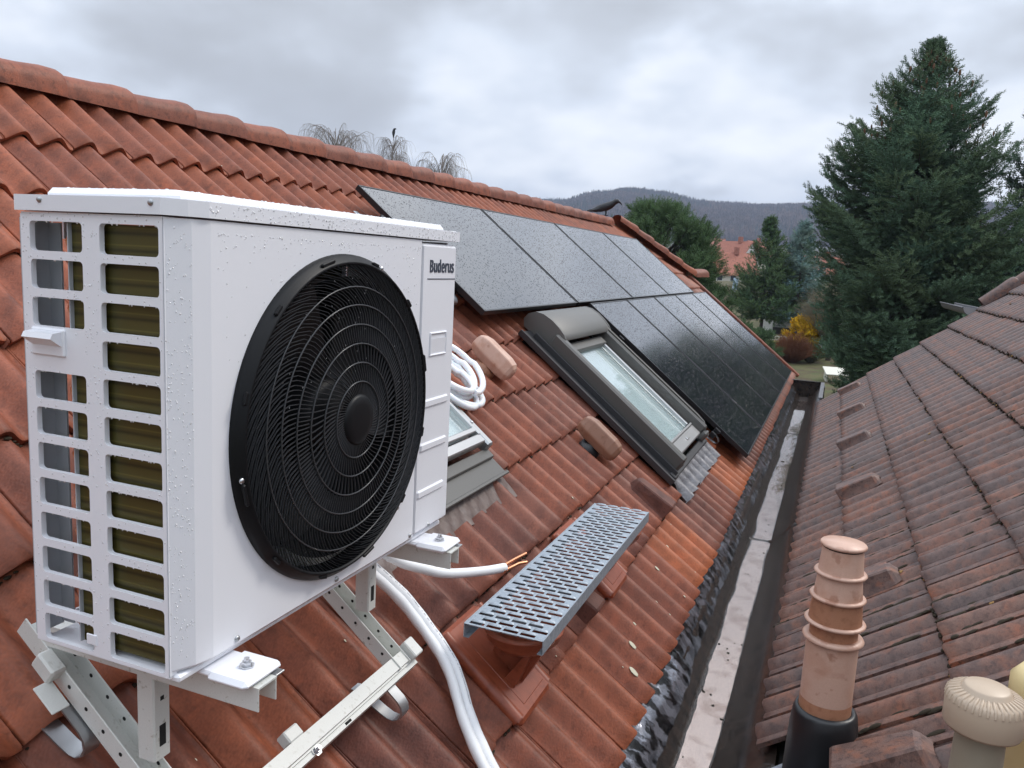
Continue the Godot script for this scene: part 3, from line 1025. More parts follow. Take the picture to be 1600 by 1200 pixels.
# ---------------------------------------------------------------- fittings on the roof
func make_vent_caps() -> void:
	var g := Geo.new()      # soap-shaped hood with softened facets
	g.s = -1
	var outline := []       # cross-section: x -1..1, y 0..1, corners rounded
	var corner := [Vector2(0.72, 0.0), Vector2(1.0, 0.42), Vector2(0.60, 1.0), Vector2(-0.60, 1.0), Vector2(-1.0, 0.42), Vector2(-0.72, 0.0)]
	for q in 6:
		var c: Vector2 = corner[q]
		var p0: Vector2 = c.lerp(corner[(q + 5) % 6], 0.16)
		var p1: Vector2 = c.lerp(corner[(q + 1) % 6], 0.16)
		for u in [0.0, 0.33, 0.67, 1.0]:
			outline.append(p0.lerp(c, u).lerp(c.lerp(p1, u), u))
	outline.append(outline[0])
	var rows := []
	for st in [[-0.156, 0.034, 0.030, 0.085], [-0.148, 0.045, 0.018, 0.103], [-0.125, 0.055, 0.008, 0.116], [-0.085, 0.062, 0.001, 0.125], [0.085, 0.062, 0.001, 0.125], [0.130, 0.056, 0.006, 0.117], [0.150, 0.046, 0.016, 0.100], [0.158, 0.036, 0.028, 0.082]]:
		var row := []
		for p in outline: row.append(Vector3(p.x * st[1], lerpf(st[2], st[3], p.y), st[0]))
		rows.append(row)
	g.grid(rows)
	for e in [0, rows.size() - 1]:
		var c := Vector3.ZERO
		for k in 24: c += rows[e][k] / 24.0
		for k in 24: g.tri(c, rows[e][k], rows[e][k + 1])
	var hood := g.done()
	g = Geo.new()
	g.s = 1
	g.lathe([Vector2(0.075, -0.045), Vector2(0.070, -0.012), Vector2(0.050, -0.002), Vector2(0.036, 0.02)], 24)
	var neck := g.done()
	var base := tile_mesh(clay_profile, 0.290, 20, 0.33, 0.060, 0.012, 31)
	var i := 0
	for p in [[3.83, -0.965, "pale terracotta vent cap on the clay roof beside the white hose coil"], [4.115, -0.295, "brown weathered vent cap on the clay roof in front of the big roof window"]]:
		var t := thing("roof_vent", p[2], "roof vent", roof_l * Transform3D(Basis.from_scale(Vector3(0.9, 0.92, 0.86)), Vector3(p[0], 0.0, p[1])), "soap-shaped vent caps on the left roof")
		part("hood", hood, M.pale_terracotta if i == 0 else M.faded_plastic, t)
		part("neck", neck, M.terracotta_plastic if i == 0 else M.black_rubber, t)
		i += 1

func make_roof_step() -> void:
	var x0 := -0.868
	var x1 := -0.632
	var z0 := -1.905
	var z1 := -3.195
	var t := thing("roof_step", "galvanised perforated roof step on two red supports with a tilting dish", "roof step", at((x0 + x1) / 2, -1.035, z0))
	var W := x1 - x0
	var L := z0 - z1
	var n := 41
	var g := Geo.new()
	var lip := Geo.new()
	lip.s = 1
	for i in n:
		var za := -L * (i + 0.0) / n
		var zb := -L * (i + 1.0) / n
		var off := 0.0 if i % 2 == 0 else 0.024
		var edges := [-W / 2]
		var x := -W / 2 + 0.012 + off
		var m := 4
		for k in m:
			var hx0 := x + k * 0.0505
			slot(g, lip, edges[-1], hx0, hx0 + 0.043, hx0 + 0.0468 if k < m - 1 else W / 2, za, zb)
			edges.append(hx0 + 0.0468)
	g.s = -1
	part("deck", g.done(), M.zinc, t, at(0, 0.035, 0))
	part("slot_lips", lip.done(), M.zinc, t, at(0, 0.035, 0)).set_meta("kind", "stuff")
	g = Geo.new()
	for s in [-1, 1]:
		g.box(Vector3(s * (W / 2 - 0.0015), 0.016, -L / 2), Vector3(0.003, 0.042, L), 0.001)
		g.box(Vector3(s * (W / 2 - 0.009), -0.0045, -L / 2), Vector3(0.015, 0.002, L))
	part("skirt", g.done(), M.zinc, t)
	for k in 5:
		g = Geo.new()
		g.box(Vector3(0, 0.012, -L * (k + 0.5) / 5), Vector3(W - 0.02, 0.02, 0.004))
		part("cross_rib", g.done(), M.zinc, t)
	# supports: a sheet-metal tile with a wedge, and the half-round dish that levels the deck
	for d in [2.105, 3.10]:
		var b := thing("step_support", "red sheet metal support under the %s end of the roof step" % ("near" if d < 2.5 else "far"), "support", roof_l * at(d, 0.0, 0.0), "red supports of the roof step")
		g = Geo.new()
		g.box(Vector3(0.0, 0.0, 0.095), Vector3(0.245, 0.034, 0.345), 0.013)
		part("base_plate", g.done(), M.red_paint, b)
		g = Geo.new()
		g.s = 1
		for x in [-0.108, 0.125]:
			g.tube([Vector3(x, 0.0, -0.07), Vector3(x, 0.0, 0.25)], 0.022, 10)
		part("side_fold", g.done(), M.red_paint, b)
		g = Geo.new()
		g.box(Vector3(0.02, 0.013, 0.10), Vector3(0.165, 0.012, 0.27), 0.003)
		part("raised_rim", g.done(), M.red_paint, b)
		# wedge in world axes: its top is level under the deck
		var inv := b.transform.affine_inverse()
		g = Geo.new()
		var pl := func(x: float) -> float: return (-MAIN_H + 0.012 - sin(PITCH) * x) / cos(PITCH)
		g.prism([Vector2(-0.86, pl.call(-0.86)), Vector2(-0.835, -1.06), Vector2(-0.675, -1.06), Vector2(-0.655, -1.045), Vector2(-0.650, -1.05), Vector2(-0.762, pl.call(-0.762))], 0.085, at(0, 0, -d - 0.045))
		g.prism([Vector2(-0.80, pl.call(-0.80)), Vector2(-0.70, -1.08), Vector2(-0.768, pl.call(-0.768))], 0.05, at(0, 0, -d + 0.020))
		part("wedge", g.done(), M.red_paint, b, inv)
		g = Geo.new()
		g.s = 1
		g.lathe([Vector2(0.0, -0.050), Vector2(0.085, -0.044), Vector2(0.108, -0.020), Vector2(0.112, 0.0), Vector2(0.118, 0.003), Vector2(0.118, 0.010), Vector2(0.104, 0.012)], 36, at(-0.75, -1.06, -d + 0.035))
		part("dish", g.done(), M.red_paint, b, inv)
		g = Geo.new()
		g.s = 1
		g.lathe([Vector2(0.0, 0.012), Vector2(0.009, 0.010), Vector2(0.013, 0.003), Vector2(0.013, 0.0)], 12, at(-0.03, 0.02, 0.16))
		part("bolt", g.done(), M.steel, b)

func slot(g: Geo, lip: Geo, xa: float, h0: float, h1: float, xb: float, za: float, zb: float) -> void:
	var d := zb - za
	var z0 := za + d * 0.30
	var z1 := za + d * 0.72
	h1 = minf(h1, xb - 0.002)
	g.quad(Vector3(xa, 0, za), Vector3(xb, 0, za), Vector3(h1, 0, z0), Vector3(h0, 0, z0))
	g.quad(Vector3(h0, 0, z1), Vector3(h1, 0, z1), Vector3(xb, 0, zb), Vector3(xa, 0, zb))
	g.quad(Vector3(xa, 0, za), Vector3(h0, 0, z0), Vector3(h0, 0, z1), Vector3(xa, 0, zb))
	g.quad(Vector3(h1, 0, z0), Vector3(xb, 0, za), Vector3(xb, 0, zb), Vector3(h1, 0, z1))
	# raised far lip, turned-down near lip
	var m := (h0 + h1) / 2
	var e := 0.004
	lip.grid([[Vector3(h0, 0, z1 - 0.004), Vector3(h0 + e, 0.005, z1 - 0.004), Vector3(m, 0.006, z1 - 0.004), Vector3(h1 - e, 0.005, z1 - 0.004), Vector3(h1, 0, z1 - 0.004)],
		[Vector3(h0, 0, z1), Vector3(h0 + e, 0.004, z1 + 0.004), Vector3(m, 0.005, z1 + 0.005), Vector3(h1 - e, 0.004, z1 + 0.004), Vector3(h1, 0, z1)]])
	lip.grid([[Vector3(h0, 0, z0), Vector3(m, 0, z0), Vector3(h1, 0, z0)], [Vector3(h0, -0.008, z0), Vector3(m, -0.008, z0), Vector3(h1, -0.008, z0)]])

# ---------------------------------------------------------------- heat pump outdoor unit
# local frame: x out of the front, y up, z towards the eye; origin at the middle of the lower front edge
func make_heat_pump() -> void:
	var t := thing("heat_pump", "white boxy heat pump outdoor unit with a big round black fan grille", "heat pump", at(-0.88, -0.675, -1.34))
	var H := 0.715
	var zl := 0.4525
	var zr := -0.4525
	var fc := Vector2(0.030, 0.355)      # fan centre (z, y)
	var fr := 0.318
	# front panel with the round opening, down to the chamfer at the left
	var g := Geo.new()
	var n := 72
	var zf := 0.385
	var y0 := 0.014
	var y1 := H - 0.002
	var rows := [[], [], []]
	var zs := -0.2735
	for i in n + 1:
		var a := TAU * (i % n) / n
		var d := Vector2(cos(a), sin(a))
		var k := 1e9
		if absf(d.x) > 1e-6: k = minf(k, ((zf if d.x > 0 else zs) - fc.x) / d.x)
		if absf(d.y) > 1e-6: k = minf(k, ((y1 if d.y > 0 else y0) - fc.y) / d.y)
		var o := fc + d * k
		rows[0].append(Vector3(0, o.y, o.x))
		var q := fc + d * fr * 0.97
		rows[1].append(Vector3(0, q.y, q.x))
		rows[2].append(Vector3(-0.02, q.y, q.x))
	# real corners of the rectangle
	for c in [Vector2(zf, y0), Vector2(zf, y1), Vector2(zs, y0), Vector2(zs, y1)]:
		var best := 0
		for i in n:
			if Vector2(rows[0][i].z, rows[0][i].y).distance_to(c) < Vector2(rows[0][best].z, rows[0][best].y).distance_to(c): best = i
		rows[0][best] = Vector3(0, c.y, c.x)
		if best == 0: rows[0][n] = rows[0][0]
	g.s = -1
	g.grid([rows[0], rows[1]])
	g.s = 1
	g.grid([rows[1], rows[2]])
	# chamfered left end of the front sheet: two shallow folds, tucked in at the bottom
	g.s = -1
	var prof := [Vector2(0.0, zf), Vector2(-0.007, 0.416), Vector2(-0.026, zl - 0.001)]
	for i in 2:
		var p: Vector2 = prof[i]
		var q: Vector2 = prof[i + 1]
		g.quad(Vector3(p.x, y0, p.y), Vector3(q.x, y0, q.y), Vector3(q.x, y1, q.y), Vector3(p.x, y1, p.y))
	# rolled lower edge
	g.s = 2
	g.grid([[Vector3(0, y0, zs), Vector3(0, y0, zf), Vector3(-0.007, y0, 0.416), Vector3(-0.026, y0, zl - 0.001)], [Vector3(-0.004, y0 - 0.006, zs), Vector3(-0.004, y0 - 0.006, zf), Vector3(-0.012, y0 - 0.006, 0.414), Vector3(-0.03, y0 - 0.006, zl - 0.004)], [Vector3(-0.02, y0 - 0.007, zs), Vector3(-0.02, y0 - 0.007, zf), Vector3(-0.03, y0 - 0.007, 0.41), Vector3(-0.04, y0 - 0.007, zl - 0.006)]])
	part("front_panel", g.done(), M.powder_white, t)
	# service panel right of the seam
	g = Geo.new()
	g.box(Vector3(-0.024, (y0 + y1) / 2 - 0.003, (zs + zr) / 2 - 0.0015), Vector3(0.05, y1 - y0 - 0.006, zs - zr - 0.003), 0.007)
	var sp := part("service_panel", g.done(), M.powder_white, t)
	g = Geo.new()     # recessed grip: raised rim, dished floor
	for e in [[0.472 + 0.026, 0.366, 0.005, 0.086], [0.472 - 0.026, 0.366, 0.005, 0.086]]:
		g.box(Vector3(0.0015, e[0], -e[1]), Vector3(0.006, e[2], e[3]), 0.002)
	for z in [-0.366 + 0.0405, -0.366 - 0.0405]:
		g.box(Vector3(0.0015, 0.472, z), Vector3(0.006, 0.05, 0.005), 0.002)
	g.quad(Vector3(0.0015, 0.448, -0.328), Vector3(0.0015, 0.448, -0.404), Vector3(0.0042, 0.485, -0.404), Vector3(0.0042, 0.485, -0.328))
	part("grip", g.done(), M.powder_white, sp)
	for e in [[0.331, -0.359], [0.226, -0.359], [0.112, -0.353]]:
		g = Geo.new()
		g.box(Vector3(0.0008, e[0], e[1]), Vector3(0.009, 0.020, 0.135), 0.0038)
		part("emboss", g.done(), M.powder_white, sp)
	# maker's name
	var tm := TextMesh.new()
	var font := SystemFont.new()
	font.font_names = PackedStringArray(["Droid Sans"])
	font.font_weight = 700
	tm.font = font
	tm.text = "Buderus"
	tm.font_size = 64
	tm.pixel_size = 0.00062
	tm.depth = 0.0008
	for e in 3:
		part("name_lettering", tm, M.print, t, Transform3D(Basis(Vector3(0, 0, -1), Vector3(0, 1, 0), Vector3(1, 0, 0)).scaled_local(Vector3(0.80, 1, 1)), Vector3(0.0014 + 0.0002 * e, 0.655, -0.3735 - 0.0004 * e)))
	g = Geo.new()
	g.box(Vector3(0.0014, 0.626, -0.374), Vector3(0.001, 0.0022, 0.142))
	part("name_underline", g.done(), M.print, t)
	# left end panel with two columns of rounded openings
	g = Geo.new()
	var zz := zl
	var colx := [[-0.318, -0.298, -0.186, -0.150], [-0.150, -0.150, -0.034, -0.026]]   # outer left, hole left, hole right, outer right
	colx[1] = [-0.168, -0.150, -0.034, -0.0265]
	colx[0] = [-0.318, -0.298, -0.186, -0.168]
	var edges := []
	for r in 12:
		edges.append([0.7005 - 0.0588 * r - 0.0455, 0.7005 - 0.0588 * r])
	var lipg := Geo.new()
	for c in 2:
		for r in 12:
			var hy0: float = edges[r][0]
			var hy1: float = edges[r][1]
			var top: float = y1 - 0.002 if r == 0 else (edges[r - 1][0] + hy1) / 2
			var bot: float = y0 - 0.012 if r == 11 else (hy0 + edges[r + 1][1]) / 2
			cell(g, colx[c], bot, top, hy0, hy1, zz, not (c == 0 and r == 3), 0.007)
	part("side_grille", g.done(), M.powder_white, t)
	g = Geo.new()    # edges of the end panel
	g.box(Vector3(-0.172, y1 - 0.0005, zl - 0.012), Vector3(0.29, 0.003, 0.022))
	g.box(Vector3(-0.172, 0.002, zl - 0.012), Vector3(0.29, 0.003, 0.022))
	g.box(Vector3(-0.0265, H / 2, zl - 0.008), Vector3(0.003, H - 0.01, 0.014))
	part("panel_return", g.done(), M.powder_white, t)
	g = Geo.new()     # carrying handle
	g.box(Vector3(-0.264, 0.513, zl + 0.001), Vector3(0.074, 0.044, 0.006), 0.0025)
	g.prism([Vector2(0.0, 0.012), Vector2(0.016, 0.010), Vector2(0.020, 0.002), Vector2(0.0, -0.012)], 0.064, Transform3D(Basis(Vector3(0, 0, 1), Vector3(0, 1, 0), Vector3(-1, 0, 0)), Vector3(-0.264, 0.519, zl + 0.003)))
	part("carrying_handle", g.done(), M.powder_white, t)
	for z in [-0.267, -0.042]:
		g = Geo.new()
		g.s = 1
		g.lathe([Vector2(0, 0.004), Vector2(0.0035, 0.0035), Vector2(0.0055, 0.001), Vector2(0.0055, 0)], 10, Transform3D(Basis(Vector3(1, 0, 0), Vector3(0, 0, 1), Vector3(0, -1, 0)), Vector3(z, 0.7325, zl + 0.0045)))
		part("screw", g.done(), M.dull_steel, t)
	g = Geo.new()
	g.box(Vector3(-0.19, 0.030, zl + 0.0005), Vector3(0.022, 0.018, 0.003), 0.001)
	part("latch", g.done(), M.powder_white, t)
	# rear corner posts, back frame, base tray, right end
	g = Geo.new()
	g.box(Vector3(-0.319, H / 2, 0.427), Vector3(0.003, H - 0.02, 0.05))
	g.box(Vector3(-0.304, H / 2, 0.4035), Vector3(0.028, H - 0.03, 0.003))
	part("rear_post", g.done(), M.post_grey, t)
	g = Geo.new()
	g.box(Vector3(-0.17, H / 2, zr + 0.002), Vector3(0.29, H - 0.004, 0.004))
	g.box(Vector3(-0.3185, H / 2, -0.36), Vector3(0.004, H - 0.006, 0.18))
	part("right_end", g.done(), M.powder_white, t)
	g = Geo.new()
	g.box(Vector3(-0.162, -0.001, 0), Vector3(0.296, 0.012, 0.890), 0.003)
	part("base_tray", g.done(), M.powder_white, t)
	g = Geo.new()
	g.box(Vector3(-0.315, 0.012, 0.08), Vector3(0.004, 0.03, 0.6))
	g.box(Vector3(-0.315, H - 0.025, 0.08), Vector3(0.004, 0.03, 0.6))
	for i in 11: g.box(Vector3(-0.315, 0.06 + i * 0.06, 0.08), Vector3(0.003, 0.003, 0.56))
	part("back_guard", g.done(), M.powder_white, t)
	for e in [[0.30, 0.33], [0.012, 0.04], [0.012, -0.26], [0.012, -0.35]]:
		g = Geo.new()
		g.s = 1
		g.lathe([Vector2(0, 0.004), Vector2(0.004, 0.0035), Vector2(0.006, 0.001), Vector2(0.006, 0)], 10, Transform3D(Basis(Vector3(0, 1, 0), Vector3(1, 0, 0), Vector3(0, 0, -1)), Vector3(0.0, 0.022, e[1])))
		part("screw", g.done(), M.dull_steel, t)
	# lid: skirt and raised top with a step
	g = Geo.new()
	var skirt := [Vector2(0.004, -0.458), Vector2(0.004, 0.392), Vector2(-0.006, 0.424), Vector2(-0.024, 0.458), Vector2(-0.323, 0.458), Vector2(-0.323, -0.458)]
	g.prism(skirt, 0.024, Transform3D(Basis(Vector3(1, 0, 0), Vector3(0, 0, 1), Vector3(0, -1, 0)), Vector3(0, H + 0.013, 0)))
	var lid := part("lid", g.done(), M.powder_white, t)
	g = Geo.new()
	g.box(Vector3(-0.158, H + 0.028, 0.0), Vector3(0.270, 0.022, 0.860), 0.009)
	part("raised_top", g.done(), M.powder_white, lid)
	# heat exchanger seen through the end grille
	g = Geo.new()
	g.box(Vector3(-0.130, H / 2, 0.428), Vector3(0.190, H - 0.03, 0.020))
	g.box(Vector3(-0.292, H / 2, -0.01), Vector3(0.022, H - 0.03, 0.73))
	part("heat_exchanger", g.done(), M.coil_fins, t)
	g = Geo.new()
	g.s = 1
	for i in 26:
		var y := 0.03 + i * 0.0262
		if i % 3 == 1: continue
		g.tube([Vector3(-0.224, y, 0.432), Vector3(-0.236, y + 0.002, 0.432), Vector3(-0.242, y + 0.013, 0.432), Vector3(-0.236, y + 0.024, 0.432), Vector3(-0.224, y + 0.026, 0.432)], 0.0035, 6)
	part("coil_bends", g.done(), M.copper, t)
	g = Geo.new()
	g.box(Vector3(-0.2255, H / 2, 0.432), Vector3(0.002, H - 0.03, 0.026))
	part("coil_end_plate", g.done(), M.post_grey, t)
	make_fan(t, fc)
	# rain drops on the paint
	var half := Geo.new()
	half.s = 1
	var hr := []
	for i in 4:
		var row := []
		for k in 9:
			var a := -TAU * (k % 8) / 8
			var e := PI / 2 * i / 3
			row.append(Vector3(sin(e) * cos(a), cos(e) * 0.55, sin(e) * sin(a)))
		hr.append(row)
	half.grid(hr)
	var drops := []
	var lay_x := Basis(Vector3(0, 0, 1), -PI / 2)
	var lay_z := Basis(Vector3(1, 0, 0), PI / 2)
	for i in 2600:
		var r := rf(0.001, 0.0032)
		drops.append(Transform3D(Basis.from_scale(Vector3(r, r, r)), Vector3(rf(-0.285, -0.03), H + 0.0389, rf(-0.42, 0.42))))
	for i in 1100:
		var r := rf(0.0006, 0.0016)
		var y := H * pow(rng.randf(), 0.8)
		var x := rf(-0.316, -0.03)
		var hole_spot := false
		for c in 2:
			for q in 12:
				if x > colx[c][1] - 0.002 and x < colx[c][2] + 0.002 and y > edges[q][0] - 0.002 and y < edges[q][1] + 0.002: hole_spot = true
		if hole_spot: continue
		drops.append(Transform3D(lay_z * Basis.from_scale(Vector3(r, r, r * 1.2)), Vector3(x, y, zl + 0.0002)))
	for i in 120:    # hanging along the upper edges of the openings
		var c := rng.randi() % 2
		var q := rng.randi() % 12
		if c == 0 and q == 3: continue
		drops.append(Transform3D(lay_z * Basis.from_scale(Vector3.ONE * rf(0.0012, 0.002)), Vector3(rf(colx[c][1] + 0.004, colx[c][2] - 0.004), edges[q][1] - 0.001, zl - 0.001)))
	for i in 300:
		var r := rf(0.0006, 0.0017)
		drops.append(Transform3D(lay_x * Basis.from_scale(Vector3(r * 1.2, r, r)), Vector3(0.0002, H - 0.02 - 0.3 * pow(rng.randf(), 3.0), rf(-0.27, 0.38))))
	for i in 300:
		var r := rf(0.0006, 0.0016)
		var k := rng.randf()
		drops.append(Transform3D(lay_x * Basis.from_scale(Vector3(r * 1.2, r, r)), Vector3(-0.007 - 0.0185 * k, rf(0.03, 0.70), lerpf(0.416, zl - 0.002, k))))
	for i in 260:    # lid edge
		var r := rf(0.0008, 0.0022)
		drops.append(Transform3D(lay_x * Basis.from_scale(Vector3(r, r, r)), Vector3(0.0042, H + rf(0.002, 0.024), rf(-0.45, 0.39))))
		drops.append(Transform3D(Basis.from_scale(Vector3(r * 1.4, r * 1.4, r * 1.4)), Vector3(rf(-0.02, 0.002), H + 0.025, rf(-0.45, 0.40))))
	swarm("rain_drops", half.done(), M.drop_clear, t, drops)

# one cell of the end panel with a rounded opening; cx = outer left, hole left, hole right, outer right
func cell(g: Geo, cx: Array, bot: float, top: float, hy0: float, hy1: float, z: float, open: bool, r: float) -> void:
	if not open:
		g.s = -1
		g.quad(Vector3(cx[0], bot, z), Vector3(cx[3], bot, z), Vector3(cx[3], top, z), Vector3(cx[0], top, z))
		return
	var inner := []
	var outer := []
	for c in [[cx[2] - r, hy1 - r, 0.0, cx[3], top], [cx[1] + r, hy1 - r, PI / 2, cx[0], top], [cx[1] + r, hy0 + r, PI, cx[0], bot], [cx[2] - r, hy0 + r, 1.5 * PI, cx[3], bot]]:
		for k in 5:
			var a: float = c[2] + PI / 2 * k / 4
			inner.append(Vector3(c[0] + cos(a) * r, c[1] + sin(a) * r, z))
			outer.append(Vector3(c[3], c[4], z))
	inner.append(inner[0]); outer.append(outer[0])
	g.s = -1
	g.grid([outer, inner])
	g.s = 3
	var l1 := []
	var l2 := []
	for p in inner:
		l1.append(p + Vector3(0, 0, -0.003)); l2.append(p + Vector3(0, 0, -0.009))
	g.grid([inner, l1, l2])

func make_fan(t: Node3D, fc: Vector2) -> void:
	var turn := Transform3D(Basis(Vector3(0, 0, -1), Vector3(1, 0, 0), Vector3(0, -1, 0)), Vector3(0, fc.y, fc.x))   # y of a lathe becomes +x
	var g := Geo.new()
	g.s = 1
	g.lathe([Vector2(0.319, -0.002), Vector2(0.318, 0.006), Vector2(0.314, 0.010), Vector2(0.306, 0.021), Vector2(0.303, 0.023), Vector2(0.300, 0.021), Vector2(0.298, 0.014), Vector2(0.296, -0.02)], 96, turn)
	var ring := part("fan_surround", g.done(), M.black_plastic, t)
	for i in 12:
		var a := 0.26 + TAU * i / 12
		var b := Basis(Vector3(1, 0, 0), a)
		g = Geo.new()
		g.box(b * Vector3(0.0165, 0.309, 0), Vector3(0.007, 0.012, 0.024 if i % 3 else 0.042), 0.003, b * Basis(Vector3(0, 0, 1), -0.85))
		part("clip", g.done(), M.black_plastic, ring, at(0, fc.y, fc.x))
	for a in [deg_to_rad(80), deg_to_rad(200), deg_to_rad(320)]:
		g = Geo.new()
		g.s = 1
		g.ball(Vector3(0.016, fc.y + sin(a - PI / 2) * 0.311, fc.x + cos(a - PI / 2) * 0.311), Vector3(0.004, 0.0055, 0.0055))
		part("screw", g.done(), M.steel, ring)
	# rings of the guard
	for r in [0.075, 0.112, 0.149, 0.186, 0.223, 0.258]:
		g = Geo.new()
		g.s = 1
		var pts := []
		for i in 73:
			var a := TAU * i / 72
			pts.append(Vector3(dome(r) + 0.001, fc.y + sin(a) * r, fc.x - cos(a) * r))
		g.tube(pts, 0.0016, 6, false)
		part("guard_ring", g.done(), M.black_wire, t)
	# curved spokes, each a thin upright blade
	g = Geo.new()
	var n := 144
	for i in n:
		var rows := []
		for k in 12:
			var u := k / 11.0
			if i % 2: u = lerpf(0.42, 1.0, u)
			var r := lerpf(0.046, 0.300, u)
			var a := TAU * i / n + 1.05 * pow(u, 1.15) + 0.15 * sin(u * PI * 2.0)
			var w := 0.0006 / r
			var x := dome(r)
			var p := func(aa: float, xx: float) -> Vector3: return Vector3(xx, fc.y + sin(aa) * r, fc.x - cos(aa) * r)
			rows.append([p.call(a - w, x - 0.003), p.call(a - w, x), p.call(a + w, x), p.call(a + w, x - 0.003)])
		g.s = -1
		for k in 11:
			for j in 3:
				g.quad(rows[k][j], rows[k][j + 1], rows[k + 1][j + 1], rows[k + 1][j])
	part("guard_spokes", g.done(), M.black_wire, t).set_meta("kind", "stuff")
	g = Geo.new()
	g.s = 1
	g.lathe([Vector2(0.0, 0.0), Vector2(0.030, 0.0), Vector2(0.044, -0.002), Vector2(0.050, -0.006), Vector2(0.050, -0.016)], 40, Transform3D(turn.basis, turn.origin + Vector3(dome(0.0) + 0.006, 0, 0)))
	part("guard_hub", g.done(), M.black_plastic, t)
	# shroud and the fan itself
	g = Geo.new()
	g.s = 1
	g.lathe([Vector2(0.276, 0.0), Vector2(0.268, -0.03), Vector2(0.268, -0.13), Vector2(0.26, -0.15), Vector2(0.0, -0.15)], 64, turn)
	part("shroud", g.done(), M.black_plastic, t)
	g = Geo.new()
	g.s = 1
	g.lathe([Vector2(0.0, -0.02), Vector2(0.06, -0.022), Vector2(0.075, -0.032), Vector2(0.078, -0.12)], 36, turn)
	var hub := part("fan_hub", g.done(), M.black_plastic, t)
	for b in 3:
		g = Geo.new()
		g.s = 1
		var rows := []
		for k in 9:
			var u := k / 8.0
			var r := lerpf(0.076, 0.258, u)
			var row := []
			for j in 9:
				var v := j / 8.0
				var a := TAU * b / 3 + lerpf(-0.60, 0.62, v) * (0.8 + 0.35 * u) + 0.35 * u
				row.append(Vector3(-0.035 - 0.075 * v - 0.01 * sin(v * PI), fc.y + sin(a) * r, fc.x - cos(a) * r))
			rows.append(row)
		g.grid(rows)
		var back := []
		for row in rows:
			var q := []
			for p in row: q.append(p + Vector3(-0.003, 0, 0))
			back.append(q)
		g.grid(back)
		part("fan_blade", g.done(), M.blade_black, t)

func dome(r: float) -> float:
	return 0.019 + 0.020 * (1.0 - pow(r / 0.300, 2.0))

